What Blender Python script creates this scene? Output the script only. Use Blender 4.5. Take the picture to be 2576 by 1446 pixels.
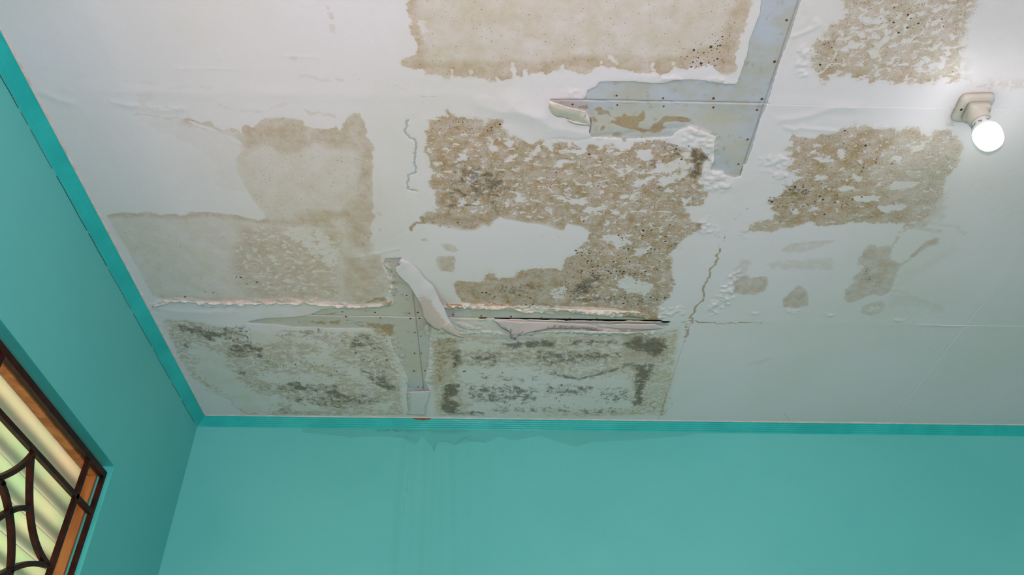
import bpy, bmesh, math, random
import numpy as np
from mathutils import Vector, Matrix

for o in list(bpy.data.objects): bpy.data.objects.remove(o)
SC = bpy.context.scene
COL = SC.collection
random.seed(4); RNG = np.random.default_rng(11)

# ------------------------------------------------------------------ camera
W, H = 2576, 1446
FPX = 2084.2459
CAMZ = 1.62
YAW, PITCH, ROLL = 0.02770, 0.66766, -0.00184
cy, sy, cp, sp = math.cos(YAW), math.sin(YAW), math.cos(PITCH), math.sin(PITCH)
fwd = np.array([sy*cp, cy*cp, sp]); r0_ = np.array([cy, -sy, 0.0]); u0_ = np.cross(r0_, fwd)
rgt = math.cos(ROLL)*r0_ + math.sin(ROLL)*u0_
upv = -math.sin(ROLL)*r0_ + math.cos(ROLL)*u0_
cam_d = bpy.data.cameras.new('camera'); cam = bpy.data.objects.new('camera', cam_d); COL.objects.link(cam)
cam_d.sensor_width = 36.0; cam_d.lens = FPX*36.0/W; cam_d.clip_start = 0.01
cam.matrix_world = Matrix(((rgt[0], upv[0], -fwd[0], 0), (rgt[1], upv[1], -fwd[1], 0), (rgt[2], upv[2], -fwd[2], CAMZ), (0, 0, 0, 1)))
SC.camera = cam

# ------------------------------------------------------------------ light and exposure
wd = bpy.data.worlds.new('world'); SC.world = wd; wd.use_nodes = True
wd.node_tree.nodes['Background'].inputs[0].default_value = (1.0, 0.78, 0.52, 1)
wd.node_tree.nodes['Background'].inputs[1].default_value = 2.9
SC.view_settings.view_transform = 'Standard'; SC.view_settings.look = 'None'
SC.view_settings.gamma = 1; SC.view_settings.exposure = 0.0; SC.view_settings.use_curve_mapping = False

def area(name, loc, look, sx, sy_, power, col):
    l = bpy.data.lights.new(name, 'AREA'); l.shape = 'RECTANGLE'; l.size = sx; l.size_y = sy_; l.energy = power; l.color = col
    o = bpy.data.objects.new(name, l); COL.objects.link(o); o.location = loc
    o.rotation_euler = (Vector(look)-Vector(loc)).to_track_quat('-Z', 'Y').to_euler(); return o
fl = bpy.data.lights.new('camera_flash', 'AREA'); fl.size = 0.03; fl.energy = 10.1; fl.color = (1.0, 0.87, 1.03)
flo = bpy.data.objects.new('camera_flash', fl); COL.objects.link(flo)
flo.location = tuple(np.array([0, 0, CAMZ]) + upv*0.07 + rgt*0.01)
flo.rotation_euler = cam.matrix_world.to_euler()
area('front_window_daylight', (0.9, -2.28, 1.45), (0.7, 0.0, 1.25), 1.9, 1.5, 31, (0.80, 0.80, 1.0))

# ------------------------------------------------------------------ survey helpers (photo pixel -> point on a real plane)
ZC = 2.70                      # ceiling height
HC = ZC - CAMZ
XW, YW = -0.7705, 1.9484       # inner faces of the left and back wall
XE, YE = -0.7504, 1.9285       # ceiling edge of the cornice
def ray(px, py):
    return fwd*FPX + rgt*(px-W/2) - upv*(py-H/2)
def ceil_pt(px, py, drop=0.0):
    d = ray(px, py); k = (HC-drop)/d[2]; return np.array([d[0]*k, d[1]*k, ZC-drop])
def back_pt(px, py, y=YW):
    d = ray(px, py); k = y/d[1]; return np.array([d[0]*k, y, CAMZ+d[2]*k])
def left_pt(px, py, x=XW):
    d = ray(px, py); k = x/d[0]; return np.array([x, d[1]*k, CAMZ+d[2]*k])
def proj(P):
    d = np.array(P)-np.array([0, 0, CAMZ]); w = d@fwd
    return W/2+FPX*(d@rgt)/w, H/2-FPX*(d@upv)/w

# ------------------------------------------------------------------ object helpers
def new_obj(name, me, mat=None, parent=None):
    o = bpy.data.objects.new(name, me); COL.objects.link(o)
    if mat is not None: me.materials.append(mat)
    if parent is not None: o.parent = parent
    return o
def tag(o, label=None, cat=None, group=None, kind=None):
    if label: o['label'] = label
    if cat: o['category'] = cat
    if group: o['group'] = group
    if kind: o['kind'] = kind
    return o
def bm_obj(name, bm, mat, parent=None, smooth=False):
    me = bpy.data.meshes.new(name); bm.to_mesh(me); bm.free()
    if smooth:
        me.polygons.foreach_set('use_smooth', [True]*len(me.polygons))
    return new_obj(name, me, mat, parent)
def box(bm, a, b, bevel=0.0):
    vs = [bm.verts.new((x, y, z)) for x in (a[0], b[0]) for y in (a[1], b[1]) for z in (a[2], b[2])]
    fs = []
    for idx in ((0, 1, 3, 2), (4, 6, 7, 5), (0, 4, 5, 1), (2, 3, 7, 6), (0, 2, 6, 4), (1, 5, 7, 3)):
        fs.append(bm.faces.new([vs[i] for i in idx]))
    if bevel > 0:
        es = list({e for f in fs for e in f.edges})
        bmesh.ops.bevel(bm, geom=es, offset=bevel, segments=2, profile=0.5, affect='EDGES')
    return vs
def grid_mesh(name, xs, ys, P):
    """P: (ny, nx, 3) array -> mesh; faces wound to look down / outward"""
    ny, nx = P.shape[:2]
    me = bpy.data.meshes.new(name)
    me.vertices.add(nx*ny); me.vertices.foreach_set('co', P.astype(np.float32).ravel())
    i = np.arange(nx*ny).reshape(ny, nx)
    q = np.stack([i[:-1, :-1], i[1:, :-1], i[1:, 1:], i[:-1, 1:]], -1).reshape(-1, 4)
    n = len(q)
    me.loops.add(n*4); me.loops.foreach_set('vertex_index', q.astype(np.int32).ravel())
    me.polygons.add(n); me.polygons.foreach_set('loop_start', np.arange(n, dtype=np.int32)*4)
    me.polygons.foreach_set('use_smooth', np.ones(n, dtype=bool))
    me.update(calc_edges=True)
    return me
def bar_path(bm, pts, half_w, half_d, normal):
    """square-section bar swept along pts; normal = wall normal"""
    n = Vector(normal); rings = []
    for k, p in enumerate(pts):
        a = pts[max(k-1, 0)]; b = pts[min(k+1, len(pts)-1)]
        t = (Vector(b)-Vector(a)).normalized(); s = n.cross(t).normalized()
        rings.append([bm.verts.new(Vector(p)+s*i*half_w+n*j*half_d) for i, j in ((-1, -1), (1, -1), (1, 1), (-1, 1))])
    for a, b in zip(rings[:-1], rings[1:]):
        for j in range(4):
            bm.faces.new((a[j], a[(j+1) % 4], b[(j+1) % 4], b[j]))
    bm.faces.new(rings[0][::-1]); bm.faces.new(rings[-1])
    bmesh.ops.recalc_face_normals(bm, faces=bm.faces)

# ------------------------------------------------------------------ material helpers
class NT:
    def __init__(s, name):
        s.m = bpy.data.materials.new(name); s.m.use_nodes = True; s.t = s.m.node_tree; s.t.nodes.clear()
        s.out = s.t.nodes.new('ShaderNodeOutputMaterial'); s.b = s.t.nodes.new('ShaderNodeBsdfPrincipled')
        s.t.links.new(s.b.outputs[0], s.out.inputs[0])
    def put(s, sock, v):
        if isinstance(v, bpy.types.NodeSocket): s.t.links.new(v, sock)
        elif v is not None:
            if sock.type in ('RGBA',) and len(v) == 3: v = (*v, 1)
            sock.default_value = v
    def math(s, op, a, b=None, c=None, clamp=False):
        n = s.t.nodes.new('ShaderNodeMath'); n.operation = op; n.use_clamp = clamp
        for k, v in enumerate((a, b, c)):
            if v is not None: s.put(n.inputs[k], v)
        return n.outputs[0]
    def mr(s, v, a, b, c=0.0, d=1.0, smooth=True):
        n = s.t.nodes.new('ShaderNodeMapRange'); n.interpolation_type = 'SMOOTHSTEP' if smooth else 'LINEAR'
        for k, x in enumerate((v, a, b, c, d)): s.put(n.inputs[k], x)
        return n.outputs[0]
    def mix(s, f, a, b, mode='MIX'):
        n = s.t.nodes.new('ShaderNodeMix'); n.data_type = 'RGBA'; n.blend_type = mode
        s.put(n.inputs[0], f); s.put(n.inputs[6], a); s.put(n.inputs[7], b); return n.outputs[2]
    def attr(s, name):
        n = s.t.nodes.new('ShaderNodeAttribute'); n.attribute_name = name; return n.outputs['Fac']
    def pos(s, scale=(1, 1, 1), off=(0, 0, 0)):
        g = s.t.nodes.new('ShaderNodeNewGeometry'); m = s.t.nodes.new('ShaderNodeMapping')
        s.t.links.new(g.outputs['Position'], m.inputs[0]); m.inputs['Scale'].default_value = scale; m.inputs['Location'].default_value = off
        return m.outputs[0]
    def noise(s, vec, scale, detail=4, rough=0.55, dist=0.0, dim='2D'):
        n = s.t.nodes.new('ShaderNodeTexNoise'); n.noise_dimensions = dim
        s.t.links.new(vec, n.inputs['Vector']); n.inputs['Scale'].default_value = scale; n.inputs['Detail'].default_value = detail
        n.inputs['Roughness'].default_value = rough; n.inputs['Distortion'].default_value = dist; return n.outputs[0]
    def vor(s, vec, scale):
        n = s.t.nodes.new('ShaderNodeTexVoronoi'); n.voronoi_dimensions = '2D'
        s.t.links.new(vec, n.inputs['Vector']); n.inputs['Scale'].default_value = scale
        x = s.t.nodes.new('ShaderNodeSeparateColor'); s.t.links.new(n.outputs['Color'], x.inputs[0])
        return n.outputs['Distance'], x.outputs[0], x.outputs[1]
    def bump(s, h, strength, dist, prev=None):
        n = s.t.nodes.new('ShaderNodeBump'); s.put(n.inputs['Height'], h); n.inputs['Strength'].default_value = strength
        n.inputs['Distance'].default_value = dist
        if prev is not None: s.t.links.new(prev, n.inputs['Normal'])
        return n.outputs[0]
    def done(s, col, rough=0.6, normal=None, spec=0.5):
        s.put(s.b.inputs['Base Color'], col); s.put(s.b.inputs['Roughness'], rough)
        s.put(s.b.inputs['Specular IOR Level'], spec)
        if normal is not None: s.t.links.new(normal, s.b.inputs['Normal'])
        return s.m
def sr(r, g, b):
    f = lambda c: (c/255/12.92) if c/255 <= 0.04045 else ((c/255+0.055)/1.055)**2.4
    return (f(r), f(g), f(b))

# ------------------------------------------------------------------ stain survey of the ceiling
# every outline below is measured on the photograph in nine tiles of 860 x 482 px, drawn three times enlarged
K = 2576/860.0
TILE = {'A': (0, 0, K), 'B': (860, 0, K), 'C': (1716, 0, K), 'D': (0, 482, K), 'E': (860, 482, K), 'F': (1716, 482, K),
        'G': (0, 964, K), 'H': (860, 964, K), 'I': (1716, 964, K), 'K': (1300, 200, 2576/600.0), 'P': (0, 0, 1.0),
        'Q': (960, 620, 1928/320.0), 'R': (1200, 720, 2576/500.0), 'S': (400, 700, 2576/640.0)}
def pix(t, pts):
    ox, oy, k = TILE[t]; return [(ox+x/k, oy+y/k) for x, y in pts]
def parse(s):
    """'A 1,2 3,4 B 5,6' -> pixel list"""
    out = []; t = 'P'
    for w in s.split():
        if w in TILE: t = w
        else:
            x, y = w.split(','); out += pix(t, [(float(x), float(y))])
    return out
class Field:
    def __init__(s, x0, x1, y0, y1, st, plane):
        s.x0, s.y0, s.st = x0, y0, st
        s.xs = np.arange(x0, x1, st, dtype=np.float32); s.ys = np.arange(y0, y1, st, dtype=np.float32)
        s.plane = plane; s.f = {}
    def get(s, n):
        if n not in s.f: s.f[n] = np.zeros((len(s.ys), len(s.xs)), np.float32)
        return s.f[n]
    def world(s, txt):
        return np.array([s.plane(*p) for p in parse(txt)], dtype=np.float32)
    def window(s, P, m):
        i0 = max(int((P[:, 0].min()-m-s.x0)/s.st), 0); i1 = min(int((P[:, 0].max()+m-s.x0)/s.st)+2, len(s.xs))
        j0 = max(int((P[:, 1].min()-m-s.y0)/s.st), 0); j1 = min(int((P[:, 1].max()+m-s.y0)/s.st)+2, len(s.ys))
        if i1 <= i0 or j1 <= j0: return None
        X, Y = np.meshgrid(s.xs[i0:i1], s.ys[j0:j1]); return (slice(j0, j1), slice(i0, i1)), X, Y
    def dist(s, P, X, Y, closed):
        D = np.full(X.shape, 9.0, np.float32); ins = np.zeros(X.shape, bool); n = len(P)
        for k in range(n if closed else n-1):
            a = P[k]; b = P[(k+1) % n]; ab = b-a; L = float(ab@ab)+1e-12
            t = np.clip(((X-a[0])*ab[0]+(Y-a[1])*ab[1])/L, 0, 1)
            np.minimum(D, (X-a[0]-t*ab[0])**2+(Y-a[1]-t*ab[1])**2, out=D)
            if closed and abs(ab[1]) > 1e-9:
                c = ((a[1] > Y) != (b[1] > Y)) & (X < (Y-a[1])/ab[1]*ab[0]+a[0]); ins ^= c
        D = np.sqrt(D)
        return np.where(ins, D, -D) if closed else D
    def poly(s, names, txt, vals, w=0.008, mode='max'):
        P = s.world(txt); win = s.window(P, w*2)
        if win is None: return
        sl, X, Y = win; D = s.dist(P, X, Y, True); m = np.clip((D+w)/(2*w), 0, 1); m = m*m*(3-2*m)
        s.comp(names, vals, sl, m, mode)
    def line(s, names, txt, vals, r, w=0.006, mode='max', wob=0.0):
        if names == 'L': r = r+0.0009
        P = s.world(txt)
        if wob: P = fractal(P, wob)
        win = s.window(P, r+w*2)
        if win is None: return
        sl, X, Y = win; D = r-s.dist(P, X, Y, False); m = np.clip((D+w)/(2*w), 0, 1); m = m*m*(3-2*m)
        s.comp(names, vals, sl, m, mode)
    def comp(s, names, vals, sl, m, mode):
        for n, v in zip(names.split(), vals):
            A = s.get(n)
            if mode == 'max': A[sl] = np.maximum(A[sl], v*m)
            elif mode == 'cut': A[sl] = A[sl]*(1-m*v)
            elif mode == 'add': A[sl] += v*m
            elif mode == 'set': A[sl] = A[sl]*(1-m)+v*m
    def sample(s, n, X, Y):
        A = s.get(n); u = np.clip((X-s.x0)/s.st, 0, len(s.xs)-1.001); v = np.clip((Y-s.y0)/s.st, 0, len(s.ys)-1.001)
        i = u.astype(int); j = v.astype(int); fu = u-i; fv = v-j
        r = A[j, i]*(1-fu)*(1-fv)+A[j, i+1]*fu*(1-fv)+A[j+1, i]*(1-fu)*fv+A[j+1, i+1]*fu*fv
        out = (X < s.x0) | (X > s.xs[-1]) | (Y < s.y0) | (Y > s.ys[-1])
        return np.where(out, 0, r).astype(np.float32)
def fractal(P, amp, n=4):
    P = [np.array(p) for p in P]
    for _ in range(n):
        Q = []
        for a, b in zip(P[:-1], P[1:]):
            d = b-a; L = float(np.hypot(*d)); 
            mid = (a+b)/2
            if L > 0.004: mid = mid+np.array([-d[1], d[0]])*RNG.normal()*amp
            Q += [a, mid]
        P = Q+[P[-1]]
    return np.array(P, dtype=np.float32)
_lat = RNG.random((256, 256)).astype(np.float32)
def vnoise(X, Y):
    i = np.floor(X).astype(int); j = np.floor(Y).astype(int); u = X-i; v = Y-j; u = u*u*(3-2*u); v = v*v*(3-2*v)
    g = lambda a, b: _lat[b & 255, a & 255]
    return g(i, j)*(1-u)*(1-v)+g(i+1, j)*u*(1-v)+g(i, j+1)*(1-u)*v+g(i+1, j+1)*u*v
def fbm(X, Y, s, o=3):
    r = 0; a = 0.5; t = 0
    for k in range(o):
        r = r+a*vnoise(X*s*2**k+17.3*k, Y*s*2**k+5.1*k); t += a; a *= 0.5
    return r/t

F = Field(-0.78, 1.72, 0.60, 1.96, 0.002, lambda a, b: ceil_pt(a, b)[:2])

#--- V = coverage of the tan water stain, O = its strength
TOPC = ('B 505,-40 495,80 520,160 510,230 545,290 575,350 560,410 450,455 440,475 470,500 560,520 610,520 640,535 625,560 680,570 750,565 760,595 810,600 825,570 '
 '850,585 880,580 900,560 900,590 950,590 985,590 1020,580 1060,595 1110,605 1155,610 1165,580 1200,610 1260,600 1290,585 1280,520 1305,515 1320,570 1360,580 1375,545 '
 '1400,565 1450,550 1510,540 1545,560 1580,545 1630,520 1650,540 1690,525 1740,540 1790,550 1830,565 1880,545 1900,520 1960,490 2000,510 2050,505 2110,525 2150,530 '
 '2220,550 2290,550 2330,555 2350,540 2400,560 2470,545 2490,520 2550,520 C 40,525 60,500 130,510 200,485 240,510 260,540 340,570 400,550 415,520 400,460 415,370 '
 '440,330 430,280 470,240 490,150 530,20 540,-40')
F.poly('V O T', TOPC, (0.95, 0.30, 0.8), 0.006)
BOT = TOPC.split('B ')[1].split('C ')[0]
F.line('O', 'B 520,-40 505,80 530,160 525,230 560,290 590,350 580,410 500,470 600,490', (0.78,), 0.014, 0.014)
F.poly('O', 'B 440,475 600,440 760,455 900,450 1100,455 1300,440 1450,450 1650,430 1750,410 2000,400 2200,410 2400,420 2576,400 C 60,350 240,340 330,150 400,0 480,-40 540,-40 520,200 450,300 430,560 200,580 0,560 B 2500,600 1200,640 560,560', (0.72,), 0.014)
F.line('V', 'B 590,150 640,250 600,290', (0.55,), 0.008, 0.006, 'cut')
for t in ('830,520 840,610', '965,540 970,610', '1290,480 1300,600', '1380,560 1390,520', '1650,560 1665,500', '1900,560 1960,470', '2080,480 2010,420', '2350,560 2340,480', '2490,470 2540,540'):
    F.line('V', 'B '+t, (0.8,), 0.003, 0.005, 'cut')
TOPR = ('C 1190,-40 1195,60 1240,90 1170,130 1100,170 1060,220 1040,260 1000,300 970,340 975,400 965,450 970,500 1000,560 1010,590 1040,600 1060,620 1030,660 1080,640 1120,600 '
 '1200,590 1260,560 1290,600 1330,605 1390,600 1400,645 1450,625 1480,600 1540,635 1620,640 1680,615 1730,625 1790,650 1850,630 1900,640 1960,590 2000,620 2070,630 '
 '2110,600 2120,540 2115,420 2140,330 2150,200 2180,100 2230,20 2230,-40')
F.poly('V O T', TOPR, (0.60, 0.66, 0.45), 0.008)
F.poly('O', 'C 1000,300 1200,100 1250,350 1350,480 1900,520 2100,500 2100,700 1000,700 940,450', (0.85,), 0.03)
F.poly('V', 'C 1370,140 1460,110 1520,160 1600,250 1760,300 1680,360 1520,330 1500,420 1400,440 1350,390 1420,330 1350,230', (0.30,), 0.012, 'cut')
F.poly('V', 'C 1190,280 1290,260 1330,350 1230,390', (0.25,), 0.012, 'cut')
F.poly('V', 'C 1800,450 1960,430 2010,520 1850,560', (0.22,), 0.012, 'cut')
F.poly('V O', 'C 2200,640 2300,600 2576,600 2700,660 2576,690 2400,670 2200,680', (0.62, 0.35), 0.012)
F.poly('V O', 'C 2140,20 2500,0 2700,200 2600,640 2130,600', (0.9, 0.09), 0.03)
MIDR = ('C 820,1000 870,995 880,1020 940,1030 1000,1040 1040,1000 1100,1010 1180,985 1210,960 1260,950 1300,910 1330,940 1400,935 1450,960 1530,970 1600,950 1640,990 1690,940 '
 '1740,950 1790,960 1850,1020 1900,960 1950,980 2000,960 2060,1000 2130,1100 2080,1250 1990,1350 1980,1444 F 1940,60 1900,130 1870,180 1820,215 1790,240 1700,240 1600,240 '
 '1400,240 1280,230 1180,255 1100,260 1020,255 980,235 930,235 890,265 820,275 750,280 680,310 620,305 560,300 530,315 500,290 495,250 520,235 600,215 680,200 690,150 '
 '640,130 700,110 625,95 640,60 720,40 C 760,1440 780,1400 850,1360 880,1340 820,1310 850,1290 755,1285 800,1250 840,1220 790,1180 830,1150 760,1130 820,1090 810,1040')
F.poly('V O T', MIDR, (0.70, 0.60, 0.4), 0.007)
F.poly('O', 'C 780,980 1500,900 1700,1050 1500,1300 1650,1444 F 1700,60 1800,150 1750,260 500,340 450,240 600,0 C 700,1300', (0.95,), 0.05)
for t in ('C 960,1185 1040,1185 1140,1215 1060,1225', 'C 1170,1130 1230,1130 1220,1200 1180,1190', 'C 1000,1330 1080,1310 1100,1340 1010,1360', 'C 960,1140 1010,1120 1030,1150 970,1155',
          'C 1180,1420 1260,1395 1290,1420 1200,1444', 'C 1290,1310 1370,1340 1350,1370 1270,1350', 'C 1580,1180 1650,1190 1640,1220 1570,1200', 'F 950,130 1020,115 1030,135 960,150', 'F 820,130 880,140 860,165 810,160',
          'C 1700,1100 1820,1090 1830,1130 1740,1140', 'C 1600,1360 1800,1380 1700,1430 1560,1420', 'F 1280,40 1500,30 1480,70 1300,75', 'F 1470,110 1700,90 1690,130 1500,150'):
    F.poly('V', t, (0.75,), 0.005, 'cut')
F.poly('V O', 'C 1990,930 2050,880 2070,920 2050,960 1990,950', (0.8, 0.5), 0.006)
F.poly('V O', 'F 1780,180 1900,60 2000,0 1990,200 1830,260', (0.8, 0.35), 0.02)
for t, v in (('380,700 400,640 480,625 520,650 590,635 640,640 645,700 620,750 540,780 450,775 390,760', (0.95, 0.68)),
             ('415,560 440,510 500,505 530,530 500,580 480,620 400,640 380,590', (0.85, 0.32)),
             ('760,870 755,810 830,740 870,700 930,730 955,800 950,860 870,880', (0.95, 0.66)),
             ('720,450 800,390 900,370 1080,360 1165,355 1160,400 1080,400 1000,440 900,460 800,470', (0.66, 0.32)),
             ('600,570 620,540 760,510 1000,500 1150,485 1160,540 1140,600 1000,590 760,600', (0.66, 0.26)),
             ('1060,600 1140,640 1130,670 1080,650', (0.7, 0.25)),
             ('1400,400 1440,395 1480,410 1560,400 1590,430 1570,480 1600,520 1650,540 1700,500 1760,440 1840,370 1900,345 1940,350 1935,390 1880,410 1800,450 1730,510 1640,570 '
              '1620,620 1590,700 1560,760 1500,790 1440,770 1370,800 1330,820 1250,840 1215,800 1230,740 1290,680 1280,640 1340,600 1370,560 1310,550 1330,500 1370,430', (0.92, 0.60)),
             ('1340,920 1350,870 1420,830 1500,820 1540,850 1510,910 1430,935', (0.9, 0.42)),
             ('1560,760 1700,780 1850,840 1960,850 2000,900 1900,930 1850,880 1700,870 1540,880', (0.9, 0.14)),
             ('1620,610 1800,540 2050,400 2100,440 1900,560 1700,680 1600,740', (0.9, 0.10)),
             ('470,1290 700,1235 690,1260 560,1320', (0.85, 0.20)),
             ('410,300 460,290 500,310 440,330', (0.8, 0.35))):
    F.poly('V O', 'F '+t, v, 0.007 if v[1] > 0.3 else 0.014)
F.poly('V', 'F 1390,900 1410,870 1480,850 1500,870 1460,905', (0.6,), 0.006, 'cut')
F.line('V O', 'F 1690,250 1640,310 1610,380 1570,450 1540,520', (0.9, 0.42), 0.004, 0.006, wob=0.1)
F.line('V O', 'F 1750,250 1850,290 1940,300', (0.9, 0.35), 0.006, 0.006, wob=0.1)
F.line('V O', 'F 1800,230 1960,250 2130,320', (0.9, 0.20), 0.005, 0.008, wob=0.1)
F.line('V O', 'F 1830,250 1790,260 1700,250', (0.9, 0.5), 0.006, 0.008, wob=0.1)
F.line('V O', 'F 1600,750 1700,780 1850,840 1960,890', (0.9, 0.25), 0.004, 0.008, wob=0.1)
CEN = ('B 640,910 700,890 760,860 800,810 830,850 870,880 960,870 1000,890 1060,905 1075,960 1110,900 1180,895 1225,905 1200,970 1250,985 1260,1020 1330,1015 1360,1050 1440,1080 '
 '1460,1045 1520,1050 1540,1100 1575,1130 1590,1070 1640,1050 1700,1070 1715,1100 1730,1060 1800,1100 1820,1130 1870,1075 1950,1110 2000,1060 2050,1070 2080,1120 2110,1130 2190,1090 2200,1070 2290,1050 '
 '2380,1045 2450,1050 2530,1110 C 30,1110 60,1130 80,1105 150,1110 170,1150 220,1190 170,1220 150,1260 160,1330 130,1360 160,1400 F 205,0 200,40 150,110 30,120 60,160 75,220 '
 '150,225 155,280 60,330 0,370 E 2530,420 2480,470 2500,520 2490,600 2520,700 2470,800 2400,860 2380,950 2200,905 2000,880 1700,870 1400,862 1200,862 1000,850 900,830 860,780 830,690 '
 '860,670 960,670 1040,680 1065,640 1060,600 1100,570 1150,580 1165,640 1290,645 1310,600 1400,575 1500,570 1600,570 1655,580 1660,520 1700,480 1780,470 1740,420 1800,390 '
 '1840,370 1850,290 1790,260 1700,240 1680,290 1640,290 1580,260 1500,245 1400,235 1300,215 1230,205 1190,190 1150,220 1110,260 1070,245 1000,285 900,285 800,260 700,240 '
 '620,230 600,200 640,150 700,150 690,0 B 690,1440 640,1380 680,1300 650,1230 640,1170 610,1140 630,1060 615,990 650,950')
F.poly('V O T', CEN, (0.65, 0.92, 0.30), 0.006)
F.poly('V', 'E 600,150 1000,150 1300,170 1500,200 1800,230 2000,260 1800,330 1200,300 600,330', (0.92,), 0.010)
F.poly('V', 'E 600,330 1000,300 1110,265 1150,225 1190,192 1230,208 1400,238 1500,248 1640,292 1680,292 1700,243 1790,262 1850,290 1840,370 1700,480 1660,570 1400,572 900,650 600,650', (1.0,), 0.004, 'cut')
F.poly('V', 'E 840,670 1040,680 1300,640 1400,580 1650,590 1700,490 1800,480 1900,560 1850,700 1700,860 1300,860 900,840', (0.93,), 0.008)
F.poly('V', 'B 640,900 1000,880 1220,900 1240,1000 900,1020 640,960', (0.86,), 0.008)
for t in ('B 700,1440 690,1440', 'B 2240,1130 2330,1120 2350,1180 2300,1230 2230,1180 2220,1150', 'B 1690,1140 1760,1130 1840,1140 1800,1160', 'B 1450,1120 1490,1100 1470,1180 1400,1190', 'B 1140,1090 1180,1100 1160,1130 1130,1120',
          'B 1200,1080 1290,1060 1270,1090', 'B 880,1160 940,1150 920,1230 880,1200', 'B 2400,1240 2576,1190 2576,1260 2480,1300 2300,1310', 'B 1990,1130 2040,1120 2050,1150 2000,1160',
          'B 1340,1160 1290,1200 1220,1230 1280,1180', 'B 1840,1380 1950,1370 1930,1410 1860,1400', 'B 1600,1230 1690,1200 1700,1220 1640,1260', 'B 930,1330 1020,1290 1030,1340 960,1390', 'B 2060,1290 2150,1250 2190,1280 2100,1330',
          'B 2380,1350 2500,1300 2560,1330 2420,1410', 'B 2200,1370 2340,1330 2320,1370 2220,1410', 'E 1280,30 1390,10 1400,40 1320,80', 'E 1640,40 1820,60 1800,100 1650,80', 'E 1850,110 2000,130 1950,160 1800,150',
          'E 1030,60 1060,110 980,100', 'E 2030,150 2160,160 2120,190', 'E 870,60 950,40 930,100 880,110', 'E 2080,20 2200,30 2180,60 2100,50', 'E 2200,430 2330,420 2300,470 2210,480', 'E 1560,740 1690,690 1700,780 1600,830',
          'E 2150,640 2350,700 2300,780 2170,760 2050,700', 'E 1960,330 2100,330 2200,380 2100,420 2000,390', 'C 0,1150 50,1150 70,1180 20,1190', 'C 10,1230 80,1220 60,1260 0,1270', 'C 0,1300 40,1300 30,1350 0,1350', 'F 0,40 80,60 20,90'):
    F.poly('V', t, (0.62,), 0.006, 'cut')
F.poly('V O', 'B 1915,1040 1975,1040 1960,1055 1910,1060', (0.9, 0.6), 0.003)
for t, v in (('E 735,400 800,385 860,410 885,440 850,460 780,440', 0.45), ('E 705,515 730,485 850,485 865,520 850,545 860,580 830,605 740,600 720,560', 0.72), ('E 580,355 630,350 650,370 600,375', 0.6),
             ('E 260,150 290,150 300,185 265,180', 0.4), ('E 275,275 300,275 300,305 280,300', 0.4), ('E 1480,320 1530,330 1500,350', 0.2), ('E 1620,330 1650,340 1640,365', 0.25), ('E 1480,415 1530,415 1520,425', 0.25)):
    F.poly('V O', t, (0.9, v), 0.005)
LM = ('A 1370,890 1420,880 1460,900 1520,925 1590,905 1620,950 1690,985 1740,960 1790,975 1820,1010 1830,950 1870,930 1900,960 1950,920 1990,895 2080,880 2150,885 2230,890 2290,910 '
 '2290,950 2400,970 2480,970 2540,945 2560,990 B 40,880 90,850 140,850 160,900 190,970 180,1020 215,1060 245,1110 230,1170 235,1250 230,1350 240,1440 E 230,60 250,100 225,150 '
 '265,180 240,220 215,270 220,330 215,370 250,430 230,460 300,480 310,560 350,640 370,720 340,800 320,840 200,850 D 2576,850 2300,820 2000,830 1700,830 1500,820 1300,810 1240,815 1150,780 '
 '1100,700 1040,580 960,440 880,320 800,180 850,165 950,155 1030,165 1100,150 1160,160 1220,175 1300,165 1370,180 1410,165 1440,150 1560,155 1700,165 1800,175 1870,200 1950,215 '
 '2000,200 1990,160 1930,100 1880,20 A 1860,1440 1820,1350 1780,1270 1780,1200 1810,1140 1830,1110 1815,1075 1760,1040 1700,1010 1650,1000 1600,960 1540,950 1460,915 1380,905')
F.poly('V O T', LM, (0.88, 0.22, 0.5), 0.004)
F.poly('O', 'A 1370,860 1700,940 2000,880 2576,900 B 200,850 260,1100 0,1150 A 2400,1100 2150,1180 2000,1080 1850,1180 1780,1000 1370,930', (0.62,), 0.018)
F.poly('O', 'B 60,840 200,860 260,1100 240,1444 E 230,0 260,100 260,200 200,480 60,420 0,200 D 2400,280 2100,200 2300,130 2560,140 B 120,1440 100,1200 60,1000', (0.64,), 0.018)
F.line('O', 'D 820,178 1000,170 1220,185 1400,185 1560,165 1800,195 1950,225 2200,230 2500,260', (0.62,), 0.009, 0.010)
F.poly('O', 'D 1800,250 2200,260 2576,300 2576,840 1900,830 1700,600', (0.60,), 0.03)
F.poly('V', 'D 1850,250 2100,260 2400,300 2576,330 2576,800 2000,800 1800,600 1700,400', (0.30,), 0.02, 'cut')
F.poly('V', 'D 2130,260 2390,260 2470,330 2576,450 2500,600 2300,420 2150,330', (0.45,), 0.006, 'cut')
F.line('O', 'D 1240,800 1600,810 2000,815 2576,840', (0.5,), 0.012, 0.02)
F.poly('O', 'E 0,480 290,490 360,700 300,850 0,850', (0.62,), 0.02)
F.line('V O', 'A 1010,870 1040,853 1080,862 1170,885 1190,875 1240,890 1290,882 1370,903', (0.95, 0.30), 0.0025, 0.004, wob=0.12)
F.poly('V O', 'A 1030,880 1180,970 1300,1020 1440,1090 1560,1170 1650,1260 1640,1400 1700,1444 1850,1440 1780,1250 1820,1100 1700,1020 1500,950 1370,905', (0.9, 0.10), 0.006)
F.line('V O', 'A 1030,880 1180,970 1300,1020 1440,1090 1560,1170 1650,1260 1640,1400', (0.85, 0.13), 0.0025, 0.005, wob=0.08)
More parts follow.
